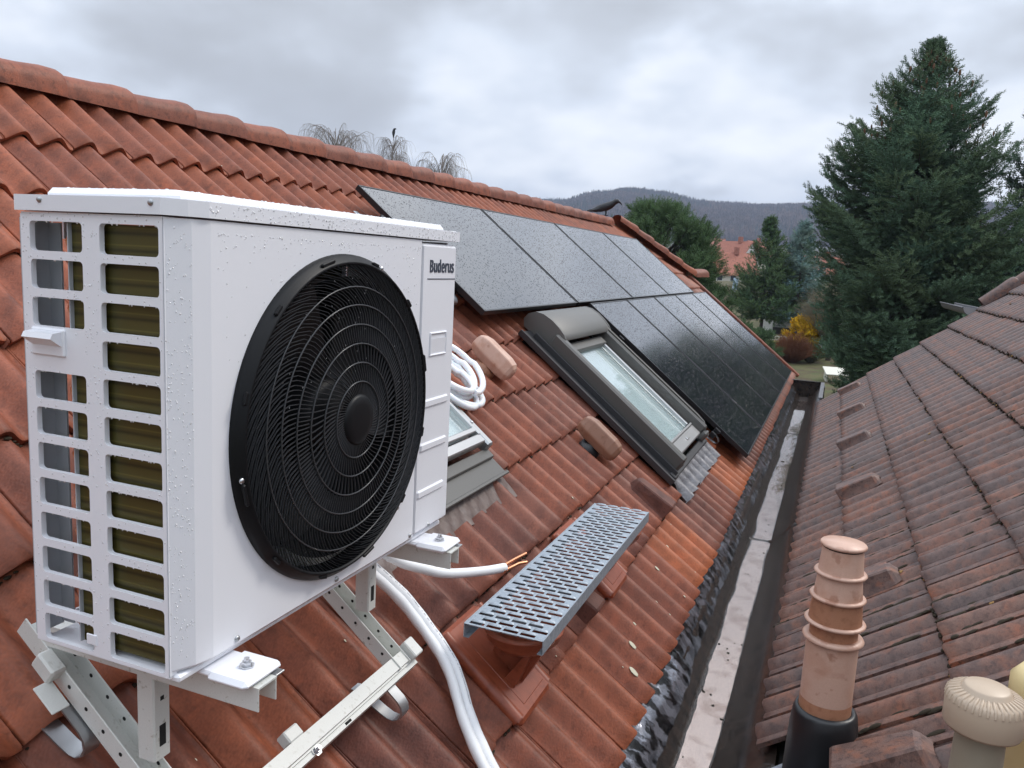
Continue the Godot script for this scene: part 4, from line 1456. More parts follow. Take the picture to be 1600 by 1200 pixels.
# ---------------------------------------------------------------- the stand under the heat pump
func make_stand() -> void:
	var t := thing("steel_stand", "cream white steel stand with dark painted holes that holds the heat pump above the tiles", "stand", roof_l * at(1.33, 0.0, -0.1))
	var inv := t.transform.affine_inverse()
	var loc := inv * roof_l
	# slope rails: U profiles lying on the roof
	for d in [0.985, 1.675]:
		var s0 := -0.60
		var s1 := -0.075 if d > 1.3 else 0.02
		var g := Geo.new()
		var w := 0.046
		var c := (s0 + s1) / 2
		g.box(Vector3(d, 0.058, c), Vector3(w, 0.0035, s1 - s0))
		g.box(Vector3(d - w / 2, 0.076, c), Vector3(0.0035, 0.04, s1 - s0), 0.001)
		g.box(Vector3(d + w / 2, 0.076, c), Vector3(0.0035, 0.04, s1 - s0), 0.001)
		var r := part("slope_rail", g.done(), M.frame_cream, t, loc)
		for i in 9:
			for sg in [-1, 1]:
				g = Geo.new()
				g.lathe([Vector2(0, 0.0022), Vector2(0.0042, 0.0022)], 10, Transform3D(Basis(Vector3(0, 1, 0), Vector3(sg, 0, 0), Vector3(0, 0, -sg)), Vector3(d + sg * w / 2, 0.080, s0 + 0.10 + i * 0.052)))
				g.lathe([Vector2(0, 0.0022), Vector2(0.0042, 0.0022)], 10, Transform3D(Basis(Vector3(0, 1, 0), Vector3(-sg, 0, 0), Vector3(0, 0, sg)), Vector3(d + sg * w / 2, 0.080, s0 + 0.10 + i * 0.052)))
				part("hole_spot", g.done(), M.hole_spot, r)  # dark discs on both flange faces, the shade of an opening as colour
		# bracket with bolt at the upper end
		g = Geo.new()
		g.box(Vector3(d - 0.035, 0.085, s0 + 0.10), Vector3(0.03, 0.035, 0.05), 0.004)
		g.box(Vector3(d - 0.055, 0.070, s0 + 0.15), Vector3(0.035, 0.004, 0.06), 0.001)
		part("bracket", g.done(), M.frame_cream, t, loc)
		hex_bolt(t, loc * Transform3D(Basis(Vector3(0, 0, 1), -PI / 2), Vector3(d - w / 2 - 0.002, 0.078, -0.235)))
		# post
		var px := -1.045
		var py0 := -0.905
		g = Geo.new()
		g.box(Vector3(px, (py0 - 0.695) / 2, -d - 0.002), Vector3(0.040, -0.695 - py0, 0.038), 0.003)
		var post := part("post", g.done(), M.frame_cream, t, inv)
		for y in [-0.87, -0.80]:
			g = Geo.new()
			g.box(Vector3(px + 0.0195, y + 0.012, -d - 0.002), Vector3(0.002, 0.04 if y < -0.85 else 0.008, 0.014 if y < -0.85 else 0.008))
			part("hole_spot", g.done(), M.hole_spot, post, Transform3D.IDENTITY)  # dark plates painted on the solid post in place of openings
		# level arm: U profile open below
		g = Geo.new()
		g.box(Vector3(-1.045, -0.700, -d), Vector3(0.50, 0.003, 0.046))
		for sg in [-1, 1]:
			g.box(Vector3(-1.045, -0.720, -d + sg * 0.0215), Vector3(0.50, 0.040, 0.003), 0.001)
		part("arm", g.done(), M.frame_cream, t, inv)
		# rubber buffer and plate with its bolt
		g = Geo.new()
		g.box(Vector3(-0.842, -0.689, -d + 0.0), Vector3(0.082, 0.016, 0.094), 0.007)
		g.box(Vector3(-0.90, -0.6885, -d + 0.0), Vector3(0.09, 0.010, 0.08), 0.004)
		part("foot_plate", g.done(), M.powder_white, t, inv)
		g = Geo.new()
		g.box(Vector3(-0.812, -0.700, -d - 0.035), Vector3(0.03, 0.004, 0.022), 0.001)
		part("tab", g.done(), M.dull_steel, t, inv)
		hex_bolt(t, inv * at(-0.838, -0.680, -d))
	# cross rail along the roof with a grooved top
	var g := Geo.new()
	var sc := -0.085
	var a0 := 0.45
	var a1 := 1.735
	var poly := [Vector2(-0.026, 0.054), Vector2(-0.026, 0.092), Vector2(0.006, 0.092), Vector2(0.008, 0.084), Vector2(0.012, 0.084), Vector2(0.013, 0.078), Vector2(0.024, 0.078), Vector2(0.026, 0.054)]
	g.prism(poly, a1 - a0, Transform3D(Basis(Vector3(0, 0, 1), Vector3(0, 1, 0), Vector3(-1, 0, 0)), Vector3((a0 + a1) / 2, 0, sc)))
	var cr := part("cross_rail", g.done(), M.frame_cream, t, loc)
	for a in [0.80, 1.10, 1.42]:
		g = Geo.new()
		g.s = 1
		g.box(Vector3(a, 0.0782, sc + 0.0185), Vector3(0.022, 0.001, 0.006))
		part("hole_spot", g.done(), M.hole_spot, cr)  # dark flat piece on the solid rail, painted shade of a slot
	for a in [1.715, 1.30]:
		hex_bolt(t, loc * at(a, 0.092, sc + 0.0) if a > 1.5 else loc * at(a, 0.079, sc + 0.018))
	g = Geo.new()
	g.box(Vector3(1.27, 0.080, sc - 0.04), Vector3(0.045, 0.030, 0.028), 0.003)
	g.box(Vector3(1.725, 0.086, sc - 0.012), Vector3(0.04, 0.05, 0.05), 0.003)
	part("bracket", g.done(), M.frame_cream, t, loc)
	# bent steel roof hooks
	for e in [[1.628, -0.035], [1.193, -0.035], [0.758, -0.035], [0.96, -0.385]]:
		var h := Geo.new()
		h.s = 1
		var rows := [[], [], [], []]
		for p in [Vector2(-0.05, 0.052), Vector2(0.012, 0.052), Vector2(0.030, 0.048), Vector2(0.043, 0.036), Vector2(0.046, 0.020), Vector2(0.038, 0.004), Vector2(0.022, -0.006), Vector2(0.0, -0.012), Vector2(-0.04, -0.020), Vector2(-0.09, -0.030)]:
			rows[0].append(Vector3(e[0] - 0.017, p.y, e[1] + p.x))
			rows[1].append(Vector3(e[0] + 0.017, p.y, e[1] + p.x))
			rows[2].append(Vector3(e[0] + 0.017, p.y - 0.004, e[1] + p.x - 0.004))
			rows[3].append(Vector3(e[0] - 0.017, p.y - 0.004, e[1] + p.x - 0.004))
		for q in 4:
			h.s = q + 1
			h.grid([rows[q], rows[(q + 1) % 4]])
		part("roof_hook", h.done(), M.dull_steel, t, loc)

func hex_bolt(t: Node3D, xf: Transform3D) -> void:
	var g := Geo.new()
	g.s = -1
	g.lathe([Vector2(0.013, 0.0), Vector2(0.013, 0.002), Vector2(0.0085, 0.002), Vector2(0.0085, 0.008), Vector2(0.005, 0.008), Vector2(0.005, 0.014), Vector2(0.0, 0.014)], 6, xf)
	part("bolt", g.done(), M.steel, t)

# ---------------------------------------------------------------- pipes and hoses
func smooth_path(pts: Array, n: int) -> Array:
	var c := Curve3D.new()
	for i in pts.size():
		var tan_: Vector3 = (pts[mini(i + 1, pts.size() - 1)] - pts[maxi(i - 1, 0)]) / 6.0
		c.add_point(pts[i], -tan_, tan_)
	var out := []
	for i in n + 1: out.append(c.sample_baked(c.get_baked_length() * i / n, true))
	return out

func make_pipes() -> void:
	var path := []
	for p in [[1.66, 0.17, -0.62], [1.80, 0.105, -0.47], [1.872, 0.06, -0.34], [1.925, 0.035, -0.19], [1.895, 0.030, -0.01], [1.80, 0.028, 0.135], [1.735, 0.026, 0.26], [1.66, 0.02, 0.50]]:
		path.append(on_l(p[0], p[1], p[2]))
	var mid := smooth_path(path, 60)
	for e in [[-1, "white insulated pipe with worn printed marks, left one of a pair below the heat pump"], [1, "plain white insulated pipe, right one of a pair below the heat pump"]]:
		var pts := []
		for i in mid.size():
			var tg: Vector3 = (mid[mini(i + 1, 60)] - mid[maxi(i - 1, 0)]).normalized()
			var sd := tg.cross(roof_l.basis.y).normalized()
			pts.append(mid[i] - sd * e[0] * -0.0150 + roof_l.basis.y * 0.002 * sin(i * 0.4))
		var t := thing("insulated_pipe", e[1], "pipe", Transform3D(Basis.IDENTITY, pts[0]), "white insulated refrigerant pipes")
		var g := Geo.new()
		g.s = 1
		var rr := []
		for i in pts.size(): rr.append(0.0148 + 0.0006 * sin(i * 1.7) + 0.0004 * sin(i * 0.6))
		g.tube(pts, rr, 14)
		part("foam_jacket", g.done(), M.insulation, t, t.transform.affine_inverse())
		if e[0] == -1:   # worn printing along the jacket, too faded to read
			var k := Geo.new()
			for i in range(5, 40):
				for q in 4:
					if rng.randf() < 0.3: continue
					var u: Vector3 = pts[i].lerp(pts[i + 1], q / 4.0)
					var tg: Vector3 = (pts[i + 1] - pts[i]).normalized()
					var nn := (roof_l.basis.y * 0.92 + Vector3(0.25, 0.3, 0.2)).normalized()
					nn = (nn - tg * nn.dot(tg)).normalized()
					k.box(u + nn * 0.0152, Vector3(rf(0.002, 0.006), 0.0012, rf(0.001, 0.002)), 0.0, Basis(tg, nn, tg.cross(nn)))
			part("worn_print", k.done(), M.post_grey, t, t.transform.affine_inverse()).set_meta("kind", "stuff")
	path = []
	for p in [[1.72, 0.17, -0.56], [1.86, 0.115, -0.41], [1.95, 0.090, -0.315], [2.12, 0.075, -0.200], [2.28, 0.078, -0.135], [2.385, 0.082, -0.100]]:
		path.append(on_l(p[0], p[1], p[2]))
	var t := thing("insulated_pipe", "short white insulated pipe with two bare copper ends pointing at the roof step", "pipe", Transform3D(Basis.IDENTITY, path[0]), "white insulated refrigerant pipes")
	var g := Geo.new()
	g.s = 1
	g.tube(smooth_path(path, 30), 0.0155, 14)
	part("foam_jacket", g.done(), M.insulation, t, t.transform.affine_inverse())
	for k in [-1, 1]:
		g = Geo.new()
		g.s = 1
		var e0: Vector3 = path[-1] + roof_l.basis.z * 0.008 * k - roof_l.basis.x * 0.02
		g.tube([e0, on_l(2.46, 0.09, -0.088 + 0.010 * k), on_l(2.515 - 0.02 * k, 0.098, -0.075 + 0.012 * k)], 0.0055, 10)
		part("copper_end", g.done(), M.copper, t, t.transform.affine_inverse())
	# coil of clear white hose lying on the tiles
	t = thing("hose_coil", "coil of translucent white hose lying on the clay tiles behind the heat pump", "hose", roof_l * at(3.20, 0.03, -0.92))
	g = Geo.new()
	g.s = 1
	var pts := []
	for i in 221:
		var u := i / 220.0
		var a := u * TAU * 6.3
		var r := 0.150 + 0.018 * sin(a * 0.37 + 1.0) + 0.010 * sin(a * 1.9)
		var off := Vector3(0.035 * sin(a * 0.21), 0, 0.03 * cos(a * 0.29))
		pts.append(off + Vector3(cos(a) * r * 0.95, 0.014 + 0.012 * floor(u * 6.3) * 0.9 + 0.010 * sin(a * 0.5 + 0.6) + 0.012 * sin(a + u * 9.0), sin(a) * r))
	g.tube(pts, 0.0145, 10)
	part("hose", g.done(), M.clear_hose, t)

# ---------------------------------------------------------------- valley gutter
func make_gutter() -> void:
	var t := thing("valley_gutter", "long dark metal valley gutter between the two roofs, holding rain water", "gutter", at(-0.3, -1.74, -0.5))
	var inv := t.transform.affine_inverse()
	var nz := noise(51, 1.3, 4)
	var ns := noise(52, 9.0, 3)
	var prof := [Vector2(-0.52, -1.575), Vector2(-0.47, -1.575), Vector2(-0.435, -1.60), Vector2(-0.405, -1.655), Vector2(-0.386, -1.700), Vector2(-0.364, -1.7215), Vector2(-0.34, -1.728), Vector2(-0.30, -1.729), Vector2(-0.258, -1.728), Vector2(-0.236, -1.7215), Vector2(-0.205, -1.690), Vector2(-0.155, -1.63), Vector2(-0.105, -1.575), Vector2(-0.03, -1.545)]
	var g := Geo.new()
	g.s = 1
	var rows := []
	var n := 180
	for i in n + 1:
		var z := 0.4 - 12.75 * i / n
		var row := []
		for p in prof:
			var near := smoothstep(-5.0, -2.4, z)
			var k := nz.get_noise_2d(p.x * 3.0, z) * 0.005 - 0.001 + ns.get_noise_2d(p.x, z) * 0.0015
			row.append(Vector3(p.x + k, p.y + k, z))
		rows.append(row)
	g.grid(rows)
	part("trough", g.done(), M.gutter_metal, t, inv)
	# soldered seams
	for z in [-5.3, -9.2]:
		g = Geo.new()
		g.s = 1
		var a := []
		var b := []
		var c := []
		for p in prof:
			a.append(Vector3(p.x, p.y + 0.002, z + 0.03)); b.append(Vector3(p.x, p.y + 0.010, z)); c.append(Vector3(p.x, p.y + 0.002, z - 0.03))
		g.grid([a, b, c])
		part("seam", g.done(), M.gutter_metal, t, inv)
	# end plate and the bright outlet box
	g = Geo.new()
	g.box(Vector3(-0.29, -1.63, -12.36), Vector3(0.44, 0.24, 0.02), 0.004)
	g.box(Vector3(-0.29, -1.505, -12.35), Vector3(0.46, 0.014, 0.05), 0.004)
	part("end_plate", g.done(), M.gutter_metal, t, inv)
	g = Geo.new()
	g.box(Vector3(-0.075, -1.585, -11.55), Vector3(0.012, 0.15, 1.6), 0.003)
	g.box(Vector3(-0.068, -1.508, -11.55), Vector3(0.05, 0.012, 1.6), 0.003)
	part("side_board", g.done(), M.lead, t, inv)
	# crinkled foil flashing from under the left tiles
	g = Geo.new()
	g.s = 1
	rows = []
	var n2 := 300
	for i in n2 + 1:
		var z := 0.3 - 12.3 * i / n2
		var wide := 1.0 if z > -3.15 else 0.85
		var ragged := 0.012 * ns.get_noise_1d(z * 2.0) + 0.010 * nz.get_noise_1d(z * 2.0)
		var row := []
		for j in 9:
			var u := j / 8.0
			var x := -0.515 + (0.125 * wide + ragged) * u
			var y := -1.548 - 0.020 * u - 0.060 * wide * u * u
			if wide < 1.0: y -= 0.035 * u
			var c := 0.007 * ns.get_noise_2d(x * 6.0, z * 1.6) + 0.006 * absf(nz.get_noise_2d(x * 30.0, z * 6.0)) + 0.006 * absf(sin(z * 21.7 + 3.0 * nz.get_noise_1d(z * 3.0))) * (1.0 - u * 0.6)
			row.append(Vector3(x + c * 0.6, y + c + 0.006, z))
		rows.append(row)
	g.grid(rows)
	part("foil_flashing", g.done(), M.foil, t, inv)
	# silt and debris in the water
	var blob := Geo.new()
	blob.s = 1
	blob.ball(Vector3.ZERO, Vector3(1, 0.35, 1), 7, 4)
	var xs := []
	for i in 90:
		var z := -1.6 - 9.5 * pow(rng.randf(), 1.6)
		var r := rf(0.002, 0.006) * (1.0 if rng.randf() < 0.93 else 2.2)
		if nz.get_noise_2d(3.0, z * 2.0) < -0.1 and z < -4.0: continue
		xs.append(inv * Transform3D(Basis(Vector3.UP, rf(0, TAU)) * Basis.from_scale(Vector3(r * rf(0.6, 1.8), r, r)), Vector3(rf(-0.36, -0.24), -1.7215, z)))
	swarm("debris", blob.done(), M.debris, t, xs)
	# bare shining sheet along the bottom, where the water keeps the dirt off
	g = Geo.new()
	g.s = 1
	rows = []
	for i in 121:
		var z := 0.0 - 12.2 * i / 120
		var row := []
		for j in 9:
			row.append(Vector3(lerpf(-0.222, -0.376, j / 8.0), -1.7245 + 0.0008 * ns.get_noise_2d(j * 2.0, z * 3.0), z))
		rows.append(row)
	g.grid(rows)
	part("bare_sheet", g.done(), M.wet_zinc, t, inv)
	# the water itself: a level surface; the uneven bottom gives it its edge
	g = Geo.new()
	g.s = 1
	rows = []
	var rip := noise(53, 14.0, 2)
	for i in 321:
		var z := -0.2 - 11.6 * i / 320
		var calm := 0.00015 if z < -4.2 else 0.0005
		var row := []
		for j in 15:
			var x := lerpf(-0.218, -0.382, j / 14.0)
			row.append(Vector3(x, -1.7225 + calm * rip.get_noise_2d(x * 2.2, z * 2.2), z))
		rows.append(row)
	g.grid(rows)
	structure("water", g.done(), M.puddle, "strip of still rain water standing in the valley gutter")
	# half-round gutter end on the far wing of the right roof
	var p := on_r(10.4, 0.0, -1.02)
	var hg := thing("eaves_gutter", "small half-round metal gutter end at the far edge of the right roof", "gutter", Transform3D(Basis.IDENTITY, p + Vector3(-0.07, -0.02, 0)))
	g = Geo.new()
	g.s = 1
	rows = []
	for z in [0.02, -2.2]:
		var row := []
		for i in 13:
			var a := PI + PI * i / 12.0
			row.append(Vector3(cos(a) * 0.085, sin(a) * 0.085, z))
		rows.append(row)
	g.grid(rows)
	for sg in [-1, 1]: g.tube([Vector3(sg * 0.09, 0.0, 0.02), Vector3(sg * 0.09, 0, -2.2)], 0.009, 8)
	part("channel", g.done(), M.lead, hg)
	g = Geo.new()
	var fan := []
	for i in 13:
		var a := PI + PI * i / 12.0
		fan.append(Vector2(cos(a) * 0.084, sin(a) * 0.084))
	g.prism(fan, 0.004, at(0, 0, 0.0))
	part("end_cap", g.done(), M.dull_steel, hg)

# ---------------------------------------------------------------- vent pipes on the right roof
func rings_at(g: Geo, prof: Array, y: float, n: int) -> void:     # profile in heights of the place, turned round the pipe
	var o := []
	for p in prof: o.append(Vector2(p[0], p[1] - y))
	g.s = 1
	g.lathe(o, n)

func turned(prof: Array, y: float, n := 40) -> ArrayMesh:
	var g := Geo.new()
	rings_at(g, prof, y, n)
	return g.done()

func make_vent_pipes() -> void:
	var k := 0.93
	var y := -1.37
	var t := thing("vent_pipe", "tall pale terracotta plastic vent pipe in a black rubber collar, telescoped with rings", "vent pipe", at(0.0895, y, -2.375), "plastic vent pipes on the right roof")
	part("lower_tube", turned([[0.0715, -1.36], [0.0715, -1.02]], y), M.pale_terracotta, t)
	part("bare_band", turned([[0.0722, -1.30], [0.0724, -1.212], [0.0716, -1.209]], y), M.terracotta_plastic, t)
	part("ring", turned([[0.066, -1.034], [0.081, -1.028], [0.0845, -1.022], [0.081, -1.016], [0.074, -1.012], [0.066, -1.014]], y), M.pale_terracotta, t)
	part("middle_tube", turned([[0.066, -1.03], [0.066, -0.975]], y), M.terracotta_plastic, t)
	for e in [[-1.045, 0.083, 0.0905, -0.972], [-0.965, 0.0755, 0.083, -0.895], [-0.888, 0.070, 0.0775, -0.81]]:
		var r0: float = e[1] * k
		var r1: float = e[2] * k
		var h: float = e[0] * k
		part("ring", turned([[r0 - 0.006, h - 0.007], [r1 - 0.003, h - 0.005], [r1, h], [r1 - 0.003, h + 0.004], [r0 - 0.004, h + 0.005]], y), M.pale_terracotta, t)
		part("tapered_tube", turned([[r0 - 0.004, h], [r0 - 0.010, e[3] * k]], y), M.terracotta_plastic if e[0] < -1.0 else M.pale_terracotta, t)
	part("gap_band", turned([[0.054, -0.760], [0.0548, -0.750]], y), M.hole_spot, t)  # solid dark ring, the shade below the cap put into its colour
	part("cap", turned([[0.056, -0.750], [0.0623, -0.747], [0.0632, -0.742], [0.060, -0.738], [0.0, -0.735]], y), M.pale_terracotta, t)
	var g := Geo.new()      # rubber collar: round above, spreading to follow the slope below
	g.s = 1
	var rows := []
	for e in [[0.0725, -1.242, 0.0], [0.079, -1.238, 0.0], [0.087, -1.252, 0.1], [0.092, -1.285, 0.35], [0.094, -1.34, 0.7], [0.096, -1.42, 1.0]]:
		var row := []
		for q in 33:
			var a := TAU * (q % 32) / 32
			var sq: float = 1.0 + 0.12 * e[2] * absf(sin(2.0 * a))
			row.append(Vector3(e[0] * cos(a) * sq, e[1] - y + 0.082 * cos(a) * e[2], e[0] * sin(a) * sq))
		rows.append(row)
	g.grid(rows)
	part("rubber_collar", g.done(), M.black_rubber, t)
	g = Geo.new()
	g.box(Vector3.ZERO, Vector3(0.34, 0.004, 0.24), 0.001)
	part("base_sheet", g.done(), M.zinc, t, t.transform.affine_inverse() * roof_r * at(-2.25, -0.036, 0.93))
	# beige pipe with a ribbed cap
	y = -1.22
	t = thing("vent_pipe", "olive grey vent pipe with a beige ribbed mushroom cap at the lower right edge", "vent pipe", at(0.287, y, -1.40), "plastic vent pipes on the right roof")
	part("tube", turned([[0.047, -1.24], [0.036, -0.70]], y), M.olive_plastic, t)
	var cap := part("cap", turned([[0.036, -0.702], [0.0555, -0.702], [0.0575, -0.698], [0.0575, -0.655], [0.054, -0.647], [0.040, -0.642], [0.036, -0.640], [0.034, -0.634], [0.030, -0.632], [0.0, -0.631]], y, 48), M.beige_plastic, t)
	for i in 34:
		var a := TAU * i / 34
		g = Geo.new()
		g.s = 1
		var d := Vector3(cos(a), 0, sin(a))
		g.tube([d * 0.0365 + Vector3(0, -0.641 - y, 0), d * 0.047 + Vector3(0, -0.6445 - y, 0), d * 0.0545 + Vector3(0, -0.649 - y, 0), d * 0.0572 + Vector3(0, -0.658 - y, 0)], [0.0022, 0.0028, 0.003, 0.0022], 8)
		part("rib", g.done(), M.beige_plastic, cap)
	# the third one, mostly outside the picture
	y = -1.10
	t = thing("vent_pipe", "cream yellow vent pipe with a steel clamp, cut off by the right edge", "vent pipe", at(0.425, y, -1.62), "plastic vent pipes on the right roof")
	part("tube", turned([[0.055, -1.14], [0.055, -0.76], [0.060, -0.755], [0.060, -0.70], [0.045, -0.68], [0.0, -0.675]], y), M.cream_plastic, t)
	part("clamp", turned([[0.0605, -0.745], [0.062, -0.743], [0.062, -0.730], [0.0605, -0.728]], y), M.steel, t)

# ---------------------------------------------------------------- black bird figure on the ridge
func make_bird() -> void:
	var p := on_l(11.30, 0, -2.82)
	var t := thing("crow", "black crow with a long hooked bill standing on the far end of the ridge", "bird", Transform3D(Basis(Vector3.UP, 0.10), Vector3(p.x - 0.105, p.y + 0.105, -11.30)))
	t.scale = Vector3.ONE
	var g := Geo.new()
	g.s = 1
	# from the tail (x -) to the bill (x +): centre line and radii
	var pts := []
	var rs := []
	for e in [[-0.25, 0.060, 0.006], [-0.20, 0.068, 0.018], [-0.13, 0.082, 0.032], [-0.05, 0.105, 0.052], [0.03, 0.128, 0.060], [0.09, 0.155, 0.052], [0.13, 0.182, 0.040], [0.160, 0.203, 0.037], [0.188, 0.206, 0.032], [0.206, 0.199, 0.018], [0.225, 0.186, 0.012], [0.243, 0.165, 0.007], [0.250, 0.150, 0.003]]:
		pts.append(Vector3(e[0], e[1], 0)); rs.append(e[2])
	g.tube(pts, rs, 14)
	part("body", g.done(), M.bird_black, t)
	for sg in [-1, 1]:
		g = Geo.new()
		g.s = 1
		var rows := []
		for e in [[0.09, 0.145, 0.010], [0.04, 0.125, 0.045], [-0.04, 0.100, 0.046], [-0.12, 0.078, 0.030], [-0.22, 0.060, 0.006]]:
			var row := []
			for k in 5:
				var u := -1.0 + k * 0.5
				row.append(Vector3(e[0], e[1] + u * e[2], sg * (0.062 - 0.018 * u * u - absf(e[0] - 0.03) * 0.12)))
			rows.append(row)
		g.grid(rows)
		part("wing", g.done(), M.bird_black, t)
		g = Geo.new()
		g.s = 1
		g.tube([Vector3(0.02, 0.085, sg * 0.022), Vector3(0.028, 0.04, sg * 0.022), Vector3(0.02, 0.0, sg * 0.022)], [0.012, 0.006, 0.005], 8)
		g.tube([Vector3(-0.015, 0.003, sg * 0.022), Vector3(0.06, 0.003, sg * 0.024)], 0.005, 6)
		part("leg", g.done(), M.bird_black, t)
		g = Geo.new()
		g.s = 1
		g.ball(Vector3(0.172, 0.213, sg * 0.031), Vector3(0.005, 0.005, 0.004), 8, 5)
		part("eye", g.done(), M.dark_glass, t)

# ---------------------------------------------------------------- land
const LAND := [[0.0, -4.2], [34.0, -4.2], [42.0, -4.0], [47.0, -3.62], [53.0, -3.75], [70.0, -3.3], [180.0, -1.6], [400.0, 7.0], [600.0, 16.0], [900.0, 31.0]]
const CREST := [[-180.0, 88.0], [-60.0, 92.0], [-30.0, 78.0], [-19.0, 95.0], [-16.5, 112.0], [-14.0, 121.0], [-12.0, 116.0], [-9.2, 103.0], [-6.0, 101.0], [-2.0, 104.0], [6.0, 110.0], [30.0, 98.0], [180.0, 88.0]]

func table(t: Array, x: float) -> float:
	for i in t.size() - 1:
		if x <= t[i + 1][0]:
			return lerpf(t[i][1], t[i + 1][1], smoothstep(t[i][0], t[i + 1][0], x) if t == CREST else (x - t[i][0]) / (t[i + 1][0] - t[i][0]))
	return t[-1][1]

func land(x: float, z: float) -> float:
	var r := Vector2(x, z).length()
	if r <= 900.0: return table(LAND, r)
	var top := table(CREST, rad_to_deg(atan2(x, -z)))
	if r < 1450.0: return lerpf(31.0, top, pow(sin((r - 900.0) / 550.0 * PI / 2), 0.9))
	return lerpf(top, top * 0.55, smoothstep(1450.0, 2600.0, r))

func make_land() -> void:
	var rings := [0.0, 8.0, 20.0, 34.0, 38.0, 42.0, 44.5, 47.0, 50.0, 53.0, 60.0, 70.0, 110.0, 180.0, 260.0, 330.0, 400.0, 500.0, 600.0]
	var far := [600.0, 700.0, 800.0, 900.0, 960.0, 1040.0, 1120.0, 1200.0, 1290.0, 1370.0, 1450.0, 1600.0, 1900.0, 2600.0]
	for e in [["ground", rings, "ground"], ["hills", far, "hill_ground"]]:
		var g := Geo.new()
		g.s = 1
		var rows := []
		for r in e[1]:
			var row := []
			for k in 145:
				var a := TAU * (k % 144) / 144
				var p := Vector3(sin(a) * r, 0, -cos(a) * r)
				row.append(Vector3(p.x, land(p.x, p.z), p.z))
			rows.append(row)
		g.grid(rows)
		structure(e[0], g.done(), M[e[2]], "brown and green garden ground" if e[0] == "ground" else "wooded hills closing the view")
	patch("lawn", M.lawn, -4.6, -1.6, -47.6, -41.6, 0.03, "bright yellow green lawn in front of the two spruces")
	patch("road", M.asphalt, -0.7, 9.0, -66.0, -45.0, 0.04, "grey asphalt road behind the garden shrubs")
	# green field below the wood
	var g := Geo.new()
	g.s = 1
	var rows := []
	for r in [470.0, 560.0, 650.0, 760.0, 850.0]:
		var row := []
		for k in 41:
			var a := deg_to_rad(lerpf(-20.0, 8.0, k / 40.0))
			var p := Vector3(sin(a) * r, 0, -cos(a) * r)
			row.append(Vector3(p.x, land(p.x, p.z) + 1.0, p.z))
		rows.append(row)
	g.grid(rows)
	structure("field", g.done(), M.field, "green meadow at the foot of the wooded hill")

func patch(called: String, m: Material, x0: float, x1: float, z0: float, z1: float, h: float, label: String) -> void:
	var g := Geo.new()
	g.s = 1
	var rows := []
	for i in 13:
		var row := []
		for j in 9:
			var x := lerpf(x0, x1, j / 8.0)
			var z := lerpf(z0, z1, i / 12.0)
			row.append(Vector3(x, land(x, z) + h, z))
		rows.append(row)
	g.grid(rows)
	structure(called, g.done(), m, label)

# ---------------------------------------------------------------- plants
func sprig(blades: int, spread: float, width: float, reach: float) -> ArrayMesh:   # a twig along +z with narrow needles or leaves all round
	var g := Geo.new()
	g.s = -1
	for k in blades:
		var u := 0.02 + 0.86 * k / blades
		var a := k * 2.39996
		var o := Vector3(cos(a), sin(a), 0)
		var sd := Vector3(-sin(a), cos(a), 0.15) * width
		var p := Vector3(0, 0, u)
		var l := (1.0 - 0.45 * u)
		var tip := p + o * spread * l + Vector3(0, 0, reach * l)
		var mid := p + (tip - p) * 0.5
		g.tri(p, mid + sd, tip)
		g.tri(p, tip, mid - sd)
	g.tri(Vector3(-width, 0, 0), Vector3(width, 0, 0), Vector3(0, 0, 1.05))
	return g.done()

func along(p: Vector3, dir: Vector3, l: float) -> Transform3D:
	var z := dir.normalized()
	var x := z.cross(Vector3.UP if absf(z.y) < 0.95 else Vector3.RIGHT).normalized()
	x = x.rotated(z, rf(0, TAU))
	return Transform3D(Basis(x * l, z.cross(x) * l, z * l), p)

func tone(spread := 0.38) -> Color:
	var k := rf(1.0 - spread, 1.0 + spread)
	return Color(k * rf(0.94, 1.06), k, k * rf(0.94, 1.06))

func shade(k: float, hue: float) -> Color:      # needle colour of one branch, each sprig a little different
	var q := k * rf(0.82, 1.2)
	return Color(q * (1.0 - hue), q, q * (1.0 + hue))

